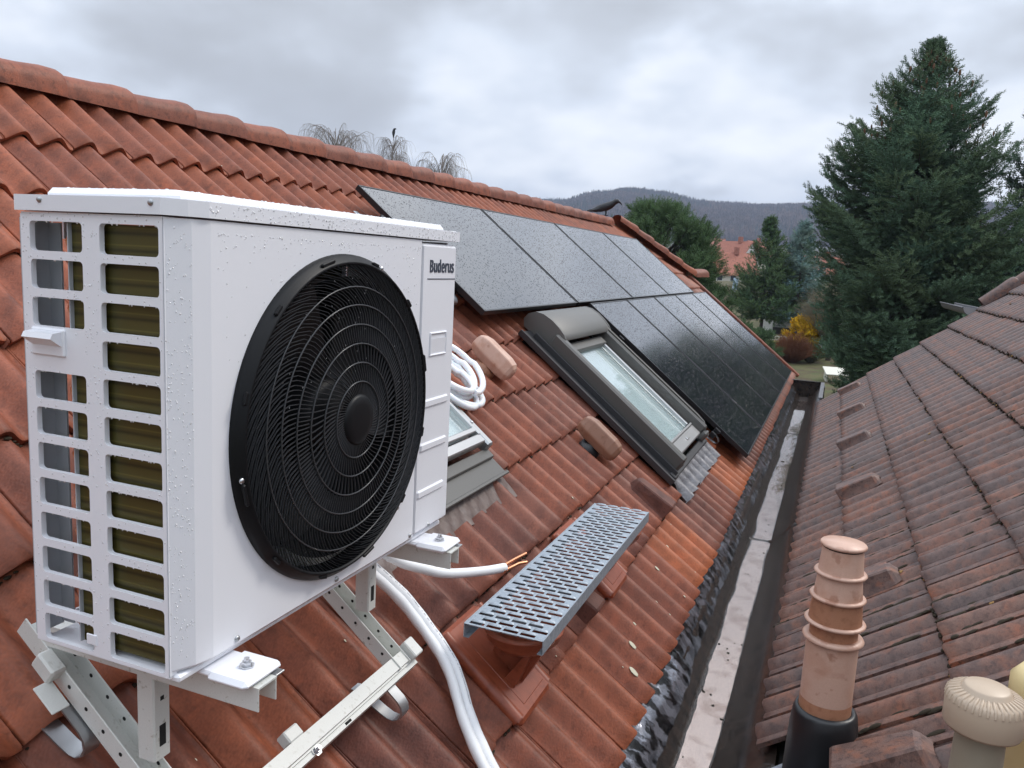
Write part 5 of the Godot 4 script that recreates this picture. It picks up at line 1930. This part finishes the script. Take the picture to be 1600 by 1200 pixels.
# reach: list of [depth below the top, radius]
func conifer(called: String, label: String, base: Vector3, top: float, reach: Array, key: String, sl: float, gap_band: float, per: int, lift: float, droop: float, curl: float, bare: float, group := "", uneven := 0.3) -> Node3D:
	var t := thing(called, label, "spruce tree" if key != "dark_fir" else "fir tree", Transform3D(Basis.IDENTITY, base), group)
	var H := top - base.y
	var g := Geo.new()
	g.s = 1
	var pts := []
	var rs := []
	for i in 9:
		var u := i / 8.0
		pts.append(Vector3(sin(u * 5.0) * 0.03, H * u, cos(u * 4.0) * 0.03 - 0.03)); rs.append(lerpf(H * 0.017, 0.012, pow(u, 0.8)))
	g.tube(pts, rs, 9)
	part("trunk", g.done(), M.bark, t)
	var limbs := Geo.new()
	limbs.s = 1
	var xs := []
	var cols := []
	var nz := noise(rng.randi() % 1000, 0.9, 2)
	var y := H - 0.06
	xs.append(along(Vector3(0, H - sl * 0.7, 0), Vector3.UP, sl)); cols.append(tone())
	while y > bare:
		var d := H - y
		var R0 := table(reach, d)
		var up := lerpf(lift, 0.0, clampf(d / (H * 0.75), 0.0, 1.0))
		for b in per:
			var az := rf(0, TAU)
			var k := 1.0 + uneven * 2.0 * nz.get_noise_3d(cos(az) * 1.2, y * 0.55, sin(az) * 1.2)
			var R := R0 * clampf(k, 0.45, 1.06) * rf(0.82, 1.0)
			if rng.randf() < 0.12: R *= 0.6
			var o := Vector3(cos(az), 0, sin(az))
			var sd := Vector3(-sin(az), 0, cos(az))
			var yy := y + rf(-gap_band, gap_band) * 0.5
			var cu := curl + (0.16 if rng.randf() < 0.25 and d < H * 0.5 else 0.0)
			var f := func(u: float) -> Vector3: return o * R * u + Vector3(0, yy + R * (up * u - droop * sin(u * PI * 0.75) + cu * u * u), 0)
			var bp := [f.call(0.0), f.call(0.35), f.call(0.7), f.call(0.97)]
			limbs.tube(bp, [0.02 * R + 0.006, 0.013 * R + 0.005, 0.006 * R + 0.003, 0.002], 4, false)
			var n := maxi(2, int(R / (sl * 0.55)))
			var bt := rf(0.72, 1.3)
			var hue := rf(-0.12, 0.12)
			for i in n + 1:
				var u := lerpf(0.22, 1.0, float(i) / n)
				var p: Vector3 = f.call(u)
				var fw: Vector3 = (f.call(u + 0.03) - f.call(u - 0.03)).normalized()
				xs.append(along(p, fw + Vector3(rf(-0.3, 0.3), rf(0.0, 0.5), rf(-0.3, 0.3)), sl * rf(0.8, 1.15))); cols.append(shade(bt, hue))
				for s in [-1, 1]:
					var ll := R * 0.46 * (1.0 - 0.55 * u) * rf(0.6, 1.15) + sl * 0.3
					var ld: Vector3 = (fw * 0.75 + sd * s * 0.85 + Vector3(0, rf(-0.35, 0.12), 0)).normalized()
					var m := maxi(1, int(ll / (sl * 0.62)))
					for j in m:
						var q: Vector3 = p + ld * ll * (j + 0.4) / m + Vector3(0, -0.05 * ll * j, 0)
						xs.append(along(q, ld + Vector3(rf(-0.55, 0.55), rf(-0.15, 0.7), rf(-0.55, 0.55)), sl * rf(0.75, 1.1))); cols.append(shade(bt, hue))
		y -= gap_band * rf(0.85, 1.15)
	part("limbs", limbs.done(), M.bark, t).set_meta("kind", "stuff")
	swarm("crown", sprig(14, 0.32, 0.048, 0.30), M[key], t, xs, cols)
	return t

# a rounder tree or bush: tufts spread over clumps inside an uneven volume
func tufted(called: String, label: String, cat: String, base: Vector3, h: float, wide: float, from: float, clumps: int, per: int, key: String, sl: float, stems: int, mesh: ArrayMesh, upw := 0.5, group := "") -> Node3D:
	var t := thing(called, label, cat, Transform3D(Basis.IDENTITY, base), group)
	var g := Geo.new()
	g.s = 1
	if stems == 1:
		g.tube([Vector3(0, -0.2, 0), Vector3(0.05, h * 0.3, 0.04), Vector3(-0.04, h * 0.6, 0), Vector3(0, h * 0.93, 0)], [h * 0.022, h * 0.018, h * 0.012, 0.012], 8)
		part("trunk", g.done(), M.bark, t)
		g = Geo.new()
		g.s = 1
	var xs := []
	var cols := []
	for c in clumps:
		var v := rng.randf()
		var y := lerpf(from, h * 0.96, pow(v, 0.8))
		var k := (y - from) / maxf(h - from, 0.01)
		var R := wide * sqrt(maxf(0.0, 1.0 - pow(absf(k - 0.35) / 0.68, 2.4))) * sqrt(rf(0.15, 1.0)) * rf(0.85, 1.1)
		var a := rf(0, TAU)
		var p := Vector3(cos(a) * R, y, sin(a) * R)
		var root := Vector3(0, maxf(-0.1, y - R * 0.9 - 0.1), 0) if stems == 1 else Vector3(p.x * 0.25 + rf(-0.1, 0.1), -0.05, p.z * 0.25)
		g.tube([root, (root + p) / 2 + Vector3(0, -0.06 * R, 0), p], [0.010 * h + 0.004, 0.007 * h + 0.003, 0.004], 4, false)
		var cr := wide * rf(0.16, 0.28)
		for i in per:
			var d := Vector3(rf(-1, 1), rf(-0.6, 1), rf(-1, 1)).normalized()
			var q := p + d * cr * pow(rng.randf(), 0.5) * Vector3(1, 0.75, 1)
			xs.append(along(q, d + Vector3(0, upw, 0) + Vector3(p.x, 0, p.z) / wide * 0.5, sl * rf(0.7, 1.2))); cols.append(tone(0.3))
	part("limbs" if stems == 1 else "stems", g.done(), M.bark, t).set_meta("kind", "stuff")
	swarm("crown", mesh, M[key], t, xs, cols)
	return t

func birch(label: String, base: Vector3, top: float, wide: float, dense: int, group: String) -> void:
	var t := thing("birch_tree", label, "birch tree", Transform3D(Basis.IDENTITY, base), group)
	var H := top - base.y
	var g := Geo.new()
	g.s = 1
	g.tube([Vector3.ZERO, Vector3(0.1, H * 0.4, 0), Vector3(-0.05, H * 0.75, 0.05), Vector3(0, H * 0.985, 0)], [H * 0.016, H * 0.012, H * 0.006, 0.012], 8)
	part("trunk", g.done(), M.birch_twig, t)
	g = Geo.new()
	g.s = 1
	var tw := Geo.new()
	tw.s = 1
	for i in dense:
		var y0 := H * rf(0.45, 0.93)
		var a := rf(0, TAU)
		var R := wide * rf(0.25, 1.0) * pow((H - y0) / (H * 0.4) + 0.12, 0.45)
		var rise := minf((H - y0) * rf(0.7, 1.0), R * 1.6)
		var o := Vector3(cos(a), 0, sin(a))
		var pts := []
		for k in 6:
			var u := k / 5.0
			pts.append(o * R * u + Vector3(0, y0 + rise * sin(u * PI * 0.62), 0))
		g.tube(pts, [0.026, 0.020, 0.015, 0.011, 0.008, 0.005], 4, false)
		for k in 12:
			var u := rf(0.35, 1.0)
			var p := o * R * u + Vector3(0, y0 + rise * sin(u * PI * 0.62), 0)
			var l := rf(0.5, 2.2)
			var sw := Vector3(rf(-0.35, 0.35), 0, rf(-0.35, 0.35)) + o * 0.25
			tw.tube([p, p + sw * 0.5 + Vector3(0, 0.05 - l * 0.15, 0), p + sw * 0.9 + Vector3(0, -l * 0.55, 0), p + sw + Vector3(0, -l, 0)], [0.006, 0.005, 0.0045, 0.003], 3, false)
	part("limbs", g.done(), M.birch_twig, t)
	part("twigs", tw.done(), M.birch_twig, t).set_meta("kind", "stuff")

func bare_bush(called: String, label: String, cat: String, base: Vector3, h: float, wide: float, n: int, key: String, thick: float, trunk: float, group := "") -> void:
	var t := thing(called, label, cat, Transform3D(Basis.IDENTITY, base), group)
	var g := Geo.new()
	g.s = 1
	if trunk > 0.0:
		g.tube([Vector3(0, -0.1, 0), Vector3(0.04, trunk * 0.5, 0), Vector3(0, trunk, 0.03)], [h * 0.035, h * 0.028, h * 0.022], 7)
		part("trunk", g.done(), M.bark, t)
		g = Geo.new()
		g.s = 1
	for i in n:
		var a := rf(0, TAU)
		var R := wide * sqrt(rng.randf())
		var y := trunk + (h - trunk) * sqrt(maxf(0.02, 1.0 - pow(R / wide, 2.0) * 0.85)) * rf(0.55, 1.0)
		var p0 := Vector3(cos(a) * R * 0.2, trunk * rf(0.6, 1.0), sin(a) * R * 0.2)
		var p3 := Vector3(cos(a) * R, y, sin(a) * R)
		var m := p0.lerp(p3, 0.5) + Vector3(cos(a), 0.3, sin(a)) * R * 0.15
		g.tube([p0, m, p3], [thick, thick * 0.7, thick * 0.35], 3, false)
		for k in 4:
			var u := rf(0.4, 1.0)
			var q := m.lerp(p3, u)
			var d := Vector3(cos(a) + rf(-0.9, 0.9), rf(0.0, 1.2), sin(a) + rf(-0.9, 0.9)).normalized() * h * rf(0.10, 0.22)
			g.tube([q, q + d * 0.6 + Vector3(0, 0.02, 0), q + d], [thick * 0.5, thick * 0.4, thick * 0.2], 3, false)
	part("twigs", g.done(), M[key], t).set_meta("kind", "stuff")

func cottage(label: String, at_: Vector3, turn: float, size: Vector3, roof: float, wall_key: String, roof_key: String, windows: bool, group := "") -> void:
	var t := thing("village_house", label, "house", Transform3D(Basis(Vector3.UP, turn), at_), group)
	var g := Geo.new()
	g.box(Vector3(0, size.y / 2 - 1.0, 0), Vector3(size.x, size.y + 2.0, size.z))
	g.prism([Vector2(-size.z / 2, size.y), Vector2(size.z / 2, size.y), Vector2(0, size.y + roof - 0.25)], size.x - 0.01, Transform3D(Basis(Vector3(0, 0, -1), Vector3.UP, Vector3(1, 0, 0)), Vector3.ZERO))
	part("wall", g.done(), M[wall_key], t)
	for s in [-1, 1]:
		var r := quad_sheet([Vector3(-size.x / 2 - 0.5, size.y + roof, 0), Vector3(size.x / 2 + 0.5, size.y + roof, 0), Vector3(size.x / 2 + 0.5, size.y - 0.5, s * (size.z / 2 + 0.55)), Vector3(-size.x / 2 - 0.5, size.y - 0.5, s * (size.z / 2 + 0.55))], Vector3(0, -0.25, 0))
		var rp := part("roof", r, M[roof_key], t)
		if s == 1:
			g = Geo.new()
			g.box(Vector3(size.x * 0.15, size.y + roof + 0.3, 0.3), Vector3(0.9, 1.6, 0.9))
			part("chimney", g.done(), M.house_red, rp)
	if windows:
		for e in [[-0.28, 0.35], [0.0, 0.35], [0.28, 0.35]]:
			g = Geo.new()
			g.box(Vector3(size.x * e[0], size.y * 0.55, size.z / 2 + 0.03), Vector3(1.3, 1.5, 0.08))
			var w := part("window", g.done(), M.house_white, t)
			g = Geo.new()
			g.box(Vector3(size.x * e[0], size.y * 0.55, size.z / 2 + 0.06), Vector3(1.05, 1.25, 0.06))
			part("pane", g.done(), M.dark_glass, w)
		for y in [size.y * 0.55, size.y + roof * 0.32]:
			for z in [-0.2, 0.2] if y < size.y else [0.0]:
				g = Geo.new()
				g.box(Vector3(size.x / 2 + 0.03, y, size.z * z), Vector3(0.08, 1.4, 1.2))
				var w := part("window", g.done(), M.house_white, t)
				g = Geo.new()
				g.box(Vector3(size.x / 2 + 0.06, y, size.z * z), Vector3(0.06, 1.15, 0.95))
				part("pane", g.done(), M.dark_glass, w)

func make_garden() -> void:
	var fine_sprig := sprig(14, 0.30, 0.035, 0.30)
	# the large spruce behind the right roof
	var big := conifer("blue_green_spruce", "huge broad blue green spruce with brown cones in its top, behind the right roof", Vector3(1.51, GROUND, -21.95), 5.55,
		[[0.0, 0.08], [0.6, 0.45], [1.5, 1.15], [2.75, 1.8], [4.15, 2.4], [5.6, 2.4], [7.2, 1.75], [8.4, 1.2], [12.0, 1.0]], "spruce", 0.21, 0.24, 14, 0.30, 0.24, 0.18, 0.3, "", 0.45)
	var cones := []
	for i in 170:
		var d := 0.25 + 2.3 * pow(rng.randf(), 1.2)
		var R := table([[0.0, 0.08], [0.6, 0.5], [1.5, 1.2], [2.8, 1.9]], d) * rf(0.5, 0.98)
		var a := rf(0, TAU)
		cones.append(Transform3D(Basis.from_scale(Vector3(0.026, 0.070, 0.026) * rf(0.8, 1.2)), Vector3(cos(a) * R, 9.75 - d + R * 0.25, sin(a) * R)))
	var cg := Geo.new()
	cg.s = 1
	cg.ball(Vector3.ZERO, Vector3.ONE, 7, 5)
	swarm("cones", cg.done(), M.cone, big, cones)
	conifer("dark_fir", "dark conifer at the right edge of the picture, beside the huge spruce", Vector3(5.9, GROUND, -28.0), 7.2, [[0.0, 0.1], [2.5, 1.3], [6.0, 2.1], [12.0, 2.6]], "dark_fir", 0.34, 0.42, 7, 0.3, 0.25, 0.25, 0.8)
	conifer("dark_fir", "low dark conifer just above the edge of the right roof, behind the huge spruce", Vector3(3.6, GROUND, -30.0), 2.6, [[0.0, 0.1], [2.5, 1.3], [6.0, 2.3], [12.0, 2.6]], "dark_fir", 0.34, 0.42, 7, 0.3, 0.25, 0.25, 0.8)
	conifer("dark_fir", "small green conifer with its foot at the far end of the right roof", Vector3(0.75, GROUND, -21.5), -2.0, [[0.0, 0.1], [1.2, 0.6], [2.6, 0.8]], "spruce", 0.24, 0.24, 7, 0.3, 0.2, 0.25, 0.2)
	conifer("green_spruce", "slim mid green spruce with a thin spire, left of the blue one", Vector3(-4.08, land(-4.08, -50.0), -50.0), 3.1, [[0.0, 0.06], [1.0, 0.35], [2.0, 0.95], [3.6, 1.75], [5.2, 2.2], [6.6, 1.9]], "green_spruce", 0.42, 0.30, 8, 0.5, 0.22, 0.35, 1.3)
	conifer("blue_spruce", "blue grey spruce between the slim green spruce and the huge one", Vector3(-2.22, land(-2.22, -51.0), -51.0), 2.9, [[0.0, 0.06], [1.0, 0.55], [2.2, 1.15], [3.8, 1.65], [5.4, 2.0], [6.6, 1.8]], "blue_spruce", 0.42, 0.36, 8, 0.35, 0.10, 0.15, 1.0)
	conifer("dark_fir", "dark conifer half hidden behind the blue grey spruce", Vector3(-2.6, land(-2.6, -62.0), -62.0), 2.5, [[0.0, 0.06], [1.5, 0.9], [4.0, 1.8], [8.0, 2.2]], "green_spruce", 0.5, 0.45, 7, 0.35, 0.15, 0.2, 1.0)
	tufted("pine_tree", "bushy green pine with a rounded crown behind the ridge end", "pine tree", Vector3(-6.2, GROUND, -29.4), 6.55, 2.2, 1.2, 150, 80, "pine", 0.30, 1, fine_sprig, 0.9)
	tufted("pine_tree", "lower green pine crown to the right of the bushy pine", "pine tree", Vector3(-4.75, GROUND, -29.8), 4.5, 1.25, 0.7, 70, 60, "pine", 0.28, 1, fine_sprig, 0.9)
	for e in [[-4.9, -33.0, 3.0, 1.2, "tall dark evergreen shrub below the pines, beside the far gable"], [-4.0, -34.0, 2.4, 1.1, "dark evergreen shrub right of the far gable, the middle one of three"], [-3.3, -36.5, 1.7, 1.0, "lowest dark evergreen shrub at the edge of the lower panels"]]:
		tufted("evergreen_shrub", e[4], "shrub", Vector3(e[0], GROUND, e[1]), e[2], e[3], 0.1, 40, 50, "green_spruce", 0.26, 4, fine_sprig, 0.6, "evergreen shrubs beside the far gable")
	# birches beyond the ridge
	birch("wide weeping bare birch, leftmost of those beyond the ridge", Vector3(-25.6, GROUND, -37.0), 6.7, 2.6, 60, "bare birches beyond the ridge")
	birch("slim weeping bare birch with a bird perched on its top", Vector3(-23.04, GROUND, -38.65), 6.45, 1.25, 62, "bare birches beyond the ridge")
	birch("loose weeping bare birch, rightmost beyond the ridge", Vector3(-20.7, GROUND, -39.96), 5.7, 1.7, 55, "bare birches beyond the ridge")
	birch("small bare birch between the two right-hand birches beyond the ridge", Vector3(-21.8, GROUND, -40.2), 4.9, 0.9, 26, "bare birches beyond the ridge")
	var b := thing("perched_bird", "small dark bird perched on the top of the middle birch", "bird", at(-23.04, 6.44, -38.65))
	var g := Geo.new()
	g.s = 1
	g.tube([Vector3(0.0, -0.18, 0), Vector3(0.0, -0.05, 0), Vector3(0, 0.10, 0), Vector3(0.02, 0.22, 0), Vector3(0.05, 0.29, 0), Vector3(0.11, 0.30, 0), Vector3(0.17, 0.29, 0)], [0.02, 0.05, 0.085, 0.075, 0.055, 0.04, 0.006], 10)
	part("body", g.done(), M.bird_black, b)
	# shrubs, fence and small things of the garden
	tufted("forsythia", "bright yellow flowering forsythia bush in the garden", "shrub", Vector3(-1.05, land(-1.1, -43.0), -43.0), 1.9, 1.15, 0.15, 60, 60, "forsythia", 0.20, 5, sprig(12, 0.32, 0.09, 0.2), 1.0)
	bare_bush("russet_bush", "rounded red brown leafless bush in front of the yellow forsythia", "shrub", Vector3(-1.72, land(-1.7, -40.0), -40.0), 1.45, 0.95, 900, "russet", 0.009, 0.0)
	bare_bush("dogwood_bush", "thin olive brown bush below the forsythia, right of the red brown bush", "shrub", Vector3(-0.9, land(-0.8, -40.5), -40.5), 1.2, 0.6, 240, "hedge", 0.010, 0.0)
	bare_bush("apple_tree", "small bare fruit tree with a dark trunk right of the forsythia", "tree", Vector3(-0.12, land(0, -42.0), -42.0), 3.9, 1.35, 420, "bare_twigs", 0.012, 1.3)
	bare_bush("thorn_hedge", "low olive hedge behind the small bare fruit tree", "hedge", Vector3(0.75, land(0.7, -44.0), -44.0), 1.0, 1.1, 420, "hedge", 0.012, 0.0)
	for e in [[-8.6, -62.0, 1.9, 1.3, "bare brown bush beside the pale blue board, left one"], [-6.9, -66.0, 2.3, 1.3, "bare brown tree beside the pale blue board, right one"], [-9.6, -75.0, 2.4, 1.6, "bare grey brown tree in front of the red roofed house"]]:
		bare_bush("bare_tree", e[4], "tree", Vector3(e[0], land(e[0], e[1]), e[1]), e[2], e[3], 260, "bare_twigs", 0.014, 1.0, "bare trees before the red roofed house")
	var f := thing("garden_edging", "row of pale ring stones edging the lawn under the spruces", "garden edging", at(-2.9, land(-2.9, -47.0), -47.0))
	for i in 13:
		g = Geo.new()
		g.s = 1
		var pts := []
		for k in 17:
			var a := TAU * k / 16
			pts.append(Vector3(-1.14 + i * 0.19 + cos(a) * 0.085, 0.16 + sin(a) * 0.10, 0))
		g.tube(pts, 0.028, 6, false)
		part("ring_stone", g.done(), M.stone, f)
	g = Geo.new()
	g.box(Vector3(0, -0.05, 0), Vector3(2.6, 0.2, 0.12))
	part("kerb", g.done(), M.stone, f)
	var sh := thing("garden_shed", "low garden shed with a white wall and a dark open front, under the spruces", "shed", at(-3.4, land(-3.4, -54.0), -54.0))
	g = Geo.new()
	g.box(Vector3(-0.65, 0.5, 0.0), Vector3(0.75, 1.3, 0.1), 0.01)
	g.box(Vector3(0.5, 0.5, -1.2), Vector3(3.0, 1.4, 0.1), 0.01)
	part("wall", g.done(), M.house_white, sh)
	g = Geo.new()
	g.box(Vector3(0.45, 1.22, -0.6), Vector3(3.2, 0.10, 1.6), 0.01)
	part("roof", g.done(), M.dark_wood, sh)
	g = Geo.new()
	g.box(Vector3(0.80, 0.16, 0.05), Vector3(2.1, 0.55, 0.08), 0.01)
	g.box(Vector3(1.95, 0.5, 0.0), Vector3(0.10, 1.3, 0.1), 0.01)
	part("fence_board", g.done(), M.dark_wood, sh)
	var bd := thing("garden_table", "white tilted garden table top below the huge spruce", "table", Transform3D(Basis(Vector3.UP, 0.2) * Basis(Vector3.RIGHT, 0.25), Vector3(0.30, land(0.3, -35.0) + 0.42, -35.0)))
	g = Geo.new()
	g.box(Vector3.ZERO, Vector3(1.0, 0.05, 0.9), 0.01)
	part("table_top", g.done(), M.white_board, bd)
	for sx in [-0.4, 0.4]:
		g = Geo.new()
		g.box(Vector3(sx, -0.22, 0), Vector3(0.05, 0.42, 0.7), 0.005)
		part("leg", g.done(), M.white_board, bd)
	var pb := thing("blue_board", "pale blue upright board among bare bushes before the red roofed house", "board", Transform3D(Basis(Vector3.FORWARD, 0.06), Vector3(-8.25, land(-8.2, -70.0), -70.0)))
	g = Geo.new()
	g.box(Vector3(0, 1.9, 0), Vector3(0.42, 2.0, 0.08), 0.02)
	part("panel", g.done(), M.pale_blue, pb)
	g = Geo.new()
	g.box(Vector3(0, 0.5, 0), Vector3(0.10, 1.2, 0.06), 0.01)
	part("post", g.done(), M.dark_wood, pb)
	var car := Vector3(0.9, land(0.9, -58.0), -58.0)
	parked_car(car)

func parked_car(p: Vector3) -> void:
	var t := thing("parked_car", "small pale blue grey parked car half hidden by the huge spruce", "car", Transform3D(Basis(Vector3.UP, 0.3), p))
	var g := Geo.new()
	g.s = -1
	g.prism([Vector2(-2.0, 0.3), Vector2(2.0, 0.3), Vector2(2.05, 0.75), Vector2(1.2, 0.92), Vector2(0.6, 1.38), Vector2(-1.0, 1.42), Vector2(-1.7, 0.98), Vector2(-2.05, 0.9)], 1.65)
	part("body", g.done(), M.pale_blue, t)
	g = Geo.new()
	g.prism([Vector2(-1.45, 0.98), Vector2(1.0, 0.95), Vector2(0.55, 1.30), Vector2(-0.95, 1.34)], 1.67)
	part("window", g.done(), M.dark_glass, t)
	for sx in [-1.25, 1.25]:
		for sz in [-0.78, 0.78]:
			g = Geo.new()
			g.s = 1
			g.lathe([Vector2(0.0, -0.09), Vector2(0.30, -0.09), Vector2(0.31, 0.0), Vector2(0.30, 0.09), Vector2(0.0, 0.09)], 18, Transform3D(Basis(Vector3(1, 0, 0), Vector3(0, 0, 1), Vector3(0, -1, 0)), Vector3(sx, 0.31, sz)))
			part("wheel", g.done(), M.black_rubber, t)

func make_village() -> void:
	var grp := "houses of the village beyond the garden"
	cottage("cream house with a large red tiled roof between the pine and the slim spruce", Vector3(-22.5, -2.4, -178.0), 0.42, Vector3(10.0, 2.6, 8.5), 4.2, "house_wall", "house_red", true, grp)
	cottage("smaller house with a darker red roof behind the large red roofed house", Vector3(-25.5, 1.0, -215.0), -0.5, Vector3(9.0, 3.0, 8.0), 4.2, "house_white", "house_red", true, grp)
	cottage("distant red roofed house just above the roof of the cream house", Vector3(-26.0, 3.0, -268.0), 1.2, Vector3(10.0, 3.4, 8.0), 4.0, "house_wall", "house_red", false, grp)
	cottage("house with a faded red roof between the blue grey spruce and the huge spruce", Vector3(-4.5, -1.2, -205.0), 0.3, Vector3(9.0, 2.6, 7.5), 3.6, "house_white", "house_red", true, grp)
	cottage("tiny far house at the edge of the green meadow", Vector3(-62.0, 9.0, -420.0), 0.2, Vector3(12.0, 4.0, 9.0), 4.0, "house_white", "house_red", false, grp)
	# trees of the village and the wood on the hill
	var up := Geo.new()       # bare crown: a fan of thin upright branches
	up.s = -1
	var r := RandomNumberGenerator.new()
	r.seed = 4
	for i in 26:
		var a := r.randf() * TAU
		var o := Vector3(cos(a), 0, sin(a))
		var sd := Vector3(-sin(a), 0, cos(a)) * 0.035
		var y0 := r.randf_range(0.1, 0.5)
		var R := r.randf_range(0.08, 0.34)
		var y1 := minf(1.0, y0 + r.randf_range(0.3, 0.6))
		up.tri(Vector3(0, y0, 0) - sd * 0.5, Vector3(0, y0, 0) + sd * 0.5, o * R * 0.7 + Vector3(0, lerpf(y0, y1, 0.6), 0) + sd)
		up.tri(o * R * 0.5 + Vector3(0, lerpf(y0, y1, 0.5), 0) - sd, o * R * 0.7 + Vector3(0, lerpf(y0, y1, 0.6), 0) + sd, o * R + Vector3(0, y1, 0))
	up.tri(Vector3(-0.02, 0, 0), Vector3(0.02, 0, 0), Vector3(0, 0.95, 0))
	var bare := up.done()
	var fg := Geo.new()
	fg.s = -1
	for i in 44:
		var u := i / 44.0
		var a := i * 2.39996
		var o := Vector3(cos(a), 0, sin(a))
		var sd := Vector3(-sin(a), 0, cos(a)) * 0.06 * (1.0 - u * 0.7)
		var y := 0.08 + 0.9 * u
		var R := 0.20 * (1.0 - u) + 0.02
		fg.tri(Vector3(0, y + 0.08, 0), o * R * 0.6 + sd + Vector3(0, y, 0), o * R + Vector3(0, y - 0.06, 0))
		fg.tri(Vector3(0, y + 0.08, 0), o * R * 0.6 - sd + Vector3(0, y, 0), o * R + Vector3(0, y - 0.06, 0))
	var fir := fg.done()
	var xs := [[], []]
	var cs := [[], []]
	var nz := noise(91, 0.006, 3)
	for i in 24000:
		var a := deg_to_rad(rf(-24.0, 13.0))
		var d := sqrt(rf(880.0 * 880.0, 1500.0 * 1500.0))
		var x := sin(a) * d
		var z := -cos(a) * d
		var deg := rad_to_deg(a)
		var k := nz.get_noise_2d(x, z)
		var crest := smoothstep(1330.0, 1450.0, d)
		var kind := 1 if k + (0.34 * crest * smoothstep(-10.0, -7.0, deg)) + rf(-0.12, 0.12) > 0.24 else 0
		var h := rf(9.0, 14.0) if kind == 0 else rf(9.0, 16.0)
		var w := h * rf(0.8, 1.25) * (1.2 if kind == 0 else 0.9)
		xs[kind].append(Transform3D(Basis(Vector3.UP, rf(0, TAU)) * Basis.from_scale(Vector3(w, h, w)), Vector3(x, land(x, z) - 0.5, z)))
		var t := tone(0.55)
		if kind == 0: t = Color(t.r * (1.15 + 0.9 * maxf(k, -0.4)), t.g * (1.05 + 0.5 * k), t.b)
		cs[kind].append(t)
	swarm("bare_hill_wood", bare, M.hill_bare, self, xs[0], cs[0])
	tag(get_node("bare_hill_wood"), "leafless brown wood covering the far hill", "wood", "", "stuff")
	swarm("hill_conifers", fir, M.hill_fir, self, xs[1], cs[1])
	tag(get_node("hill_conifers"), "dark conifers scattered in the wood and along the hill crest", "wood", "", "stuff")
	xs = [[], []]
	cs = [[], []]
	for i in 420:
		var a := deg_to_rad(rf(-22.0, 12.0))
		var d := sqrt(rf(95.0 * 95.0, 480.0 * 480.0))
		var x := sin(a) * d
		var z := -cos(a) * d
		if d < 230.0 and rad_to_deg(a) > -9.5 and rad_to_deg(a) < -4.5 and d > 90.0 and d < 190.0: continue
		var kind := 1 if rng.randf() < 0.25 else 0
		var h := rf(3.0, 7.0)
		xs[kind].append(Transform3D(Basis(Vector3.UP, rf(0, TAU)) * Basis.from_scale(Vector3(h * 0.9, h, h * 0.9)), Vector3(x, land(x, z) - 0.2, z)))
		cs[kind].append(tone(0.3))
	swarm("village_trees", bare, M.bare_twigs, self, xs[0], cs[0])
	tag(get_node("village_trees"), "bare trees scattered through the far village", "trees", "", "stuff")
	swarm("village_conifers", fir, M.hill_fir, self, xs[1], cs[1])
	tag(get_node("village_conifers"), "dark conifers scattered through the far village", "trees", "", "stuff")

func _ready() -> void:
	rng.seed = 20240311
	make_view()
	var n := Vector3(sin(PITCH), cos(PITCH), 0)
	roof_l = Transform3D(Basis(Vector3(0, 0, -1), n, Vector3(cos(PITCH), -sin(PITCH), 0)), -MAIN_H * n)
	n = Vector3(-sin(PITCH), cos(PITCH), 0)
	roof_r = Transform3D(Basis(Vector3(0, 0, 1), n, Vector3(-cos(PITCH), -sin(PITCH), 0)), -RIGHT_H * n)
	make_materials()
	short_tile = tile_mesh(clay_profile, 0.297, 20, 0.235, 0.060, 0.016, 5)
	make_land()
	var house := make_left_house()
	make_right_house()
	make_roof_windows(house)
	make_gutter()
	make_panels()
	make_vent_caps()
	make_roof_step()
	make_stand()
	make_heat_pump()
	make_pipes()
	make_vent_pipes()
	make_bird()
	make_garden()
	make_village()
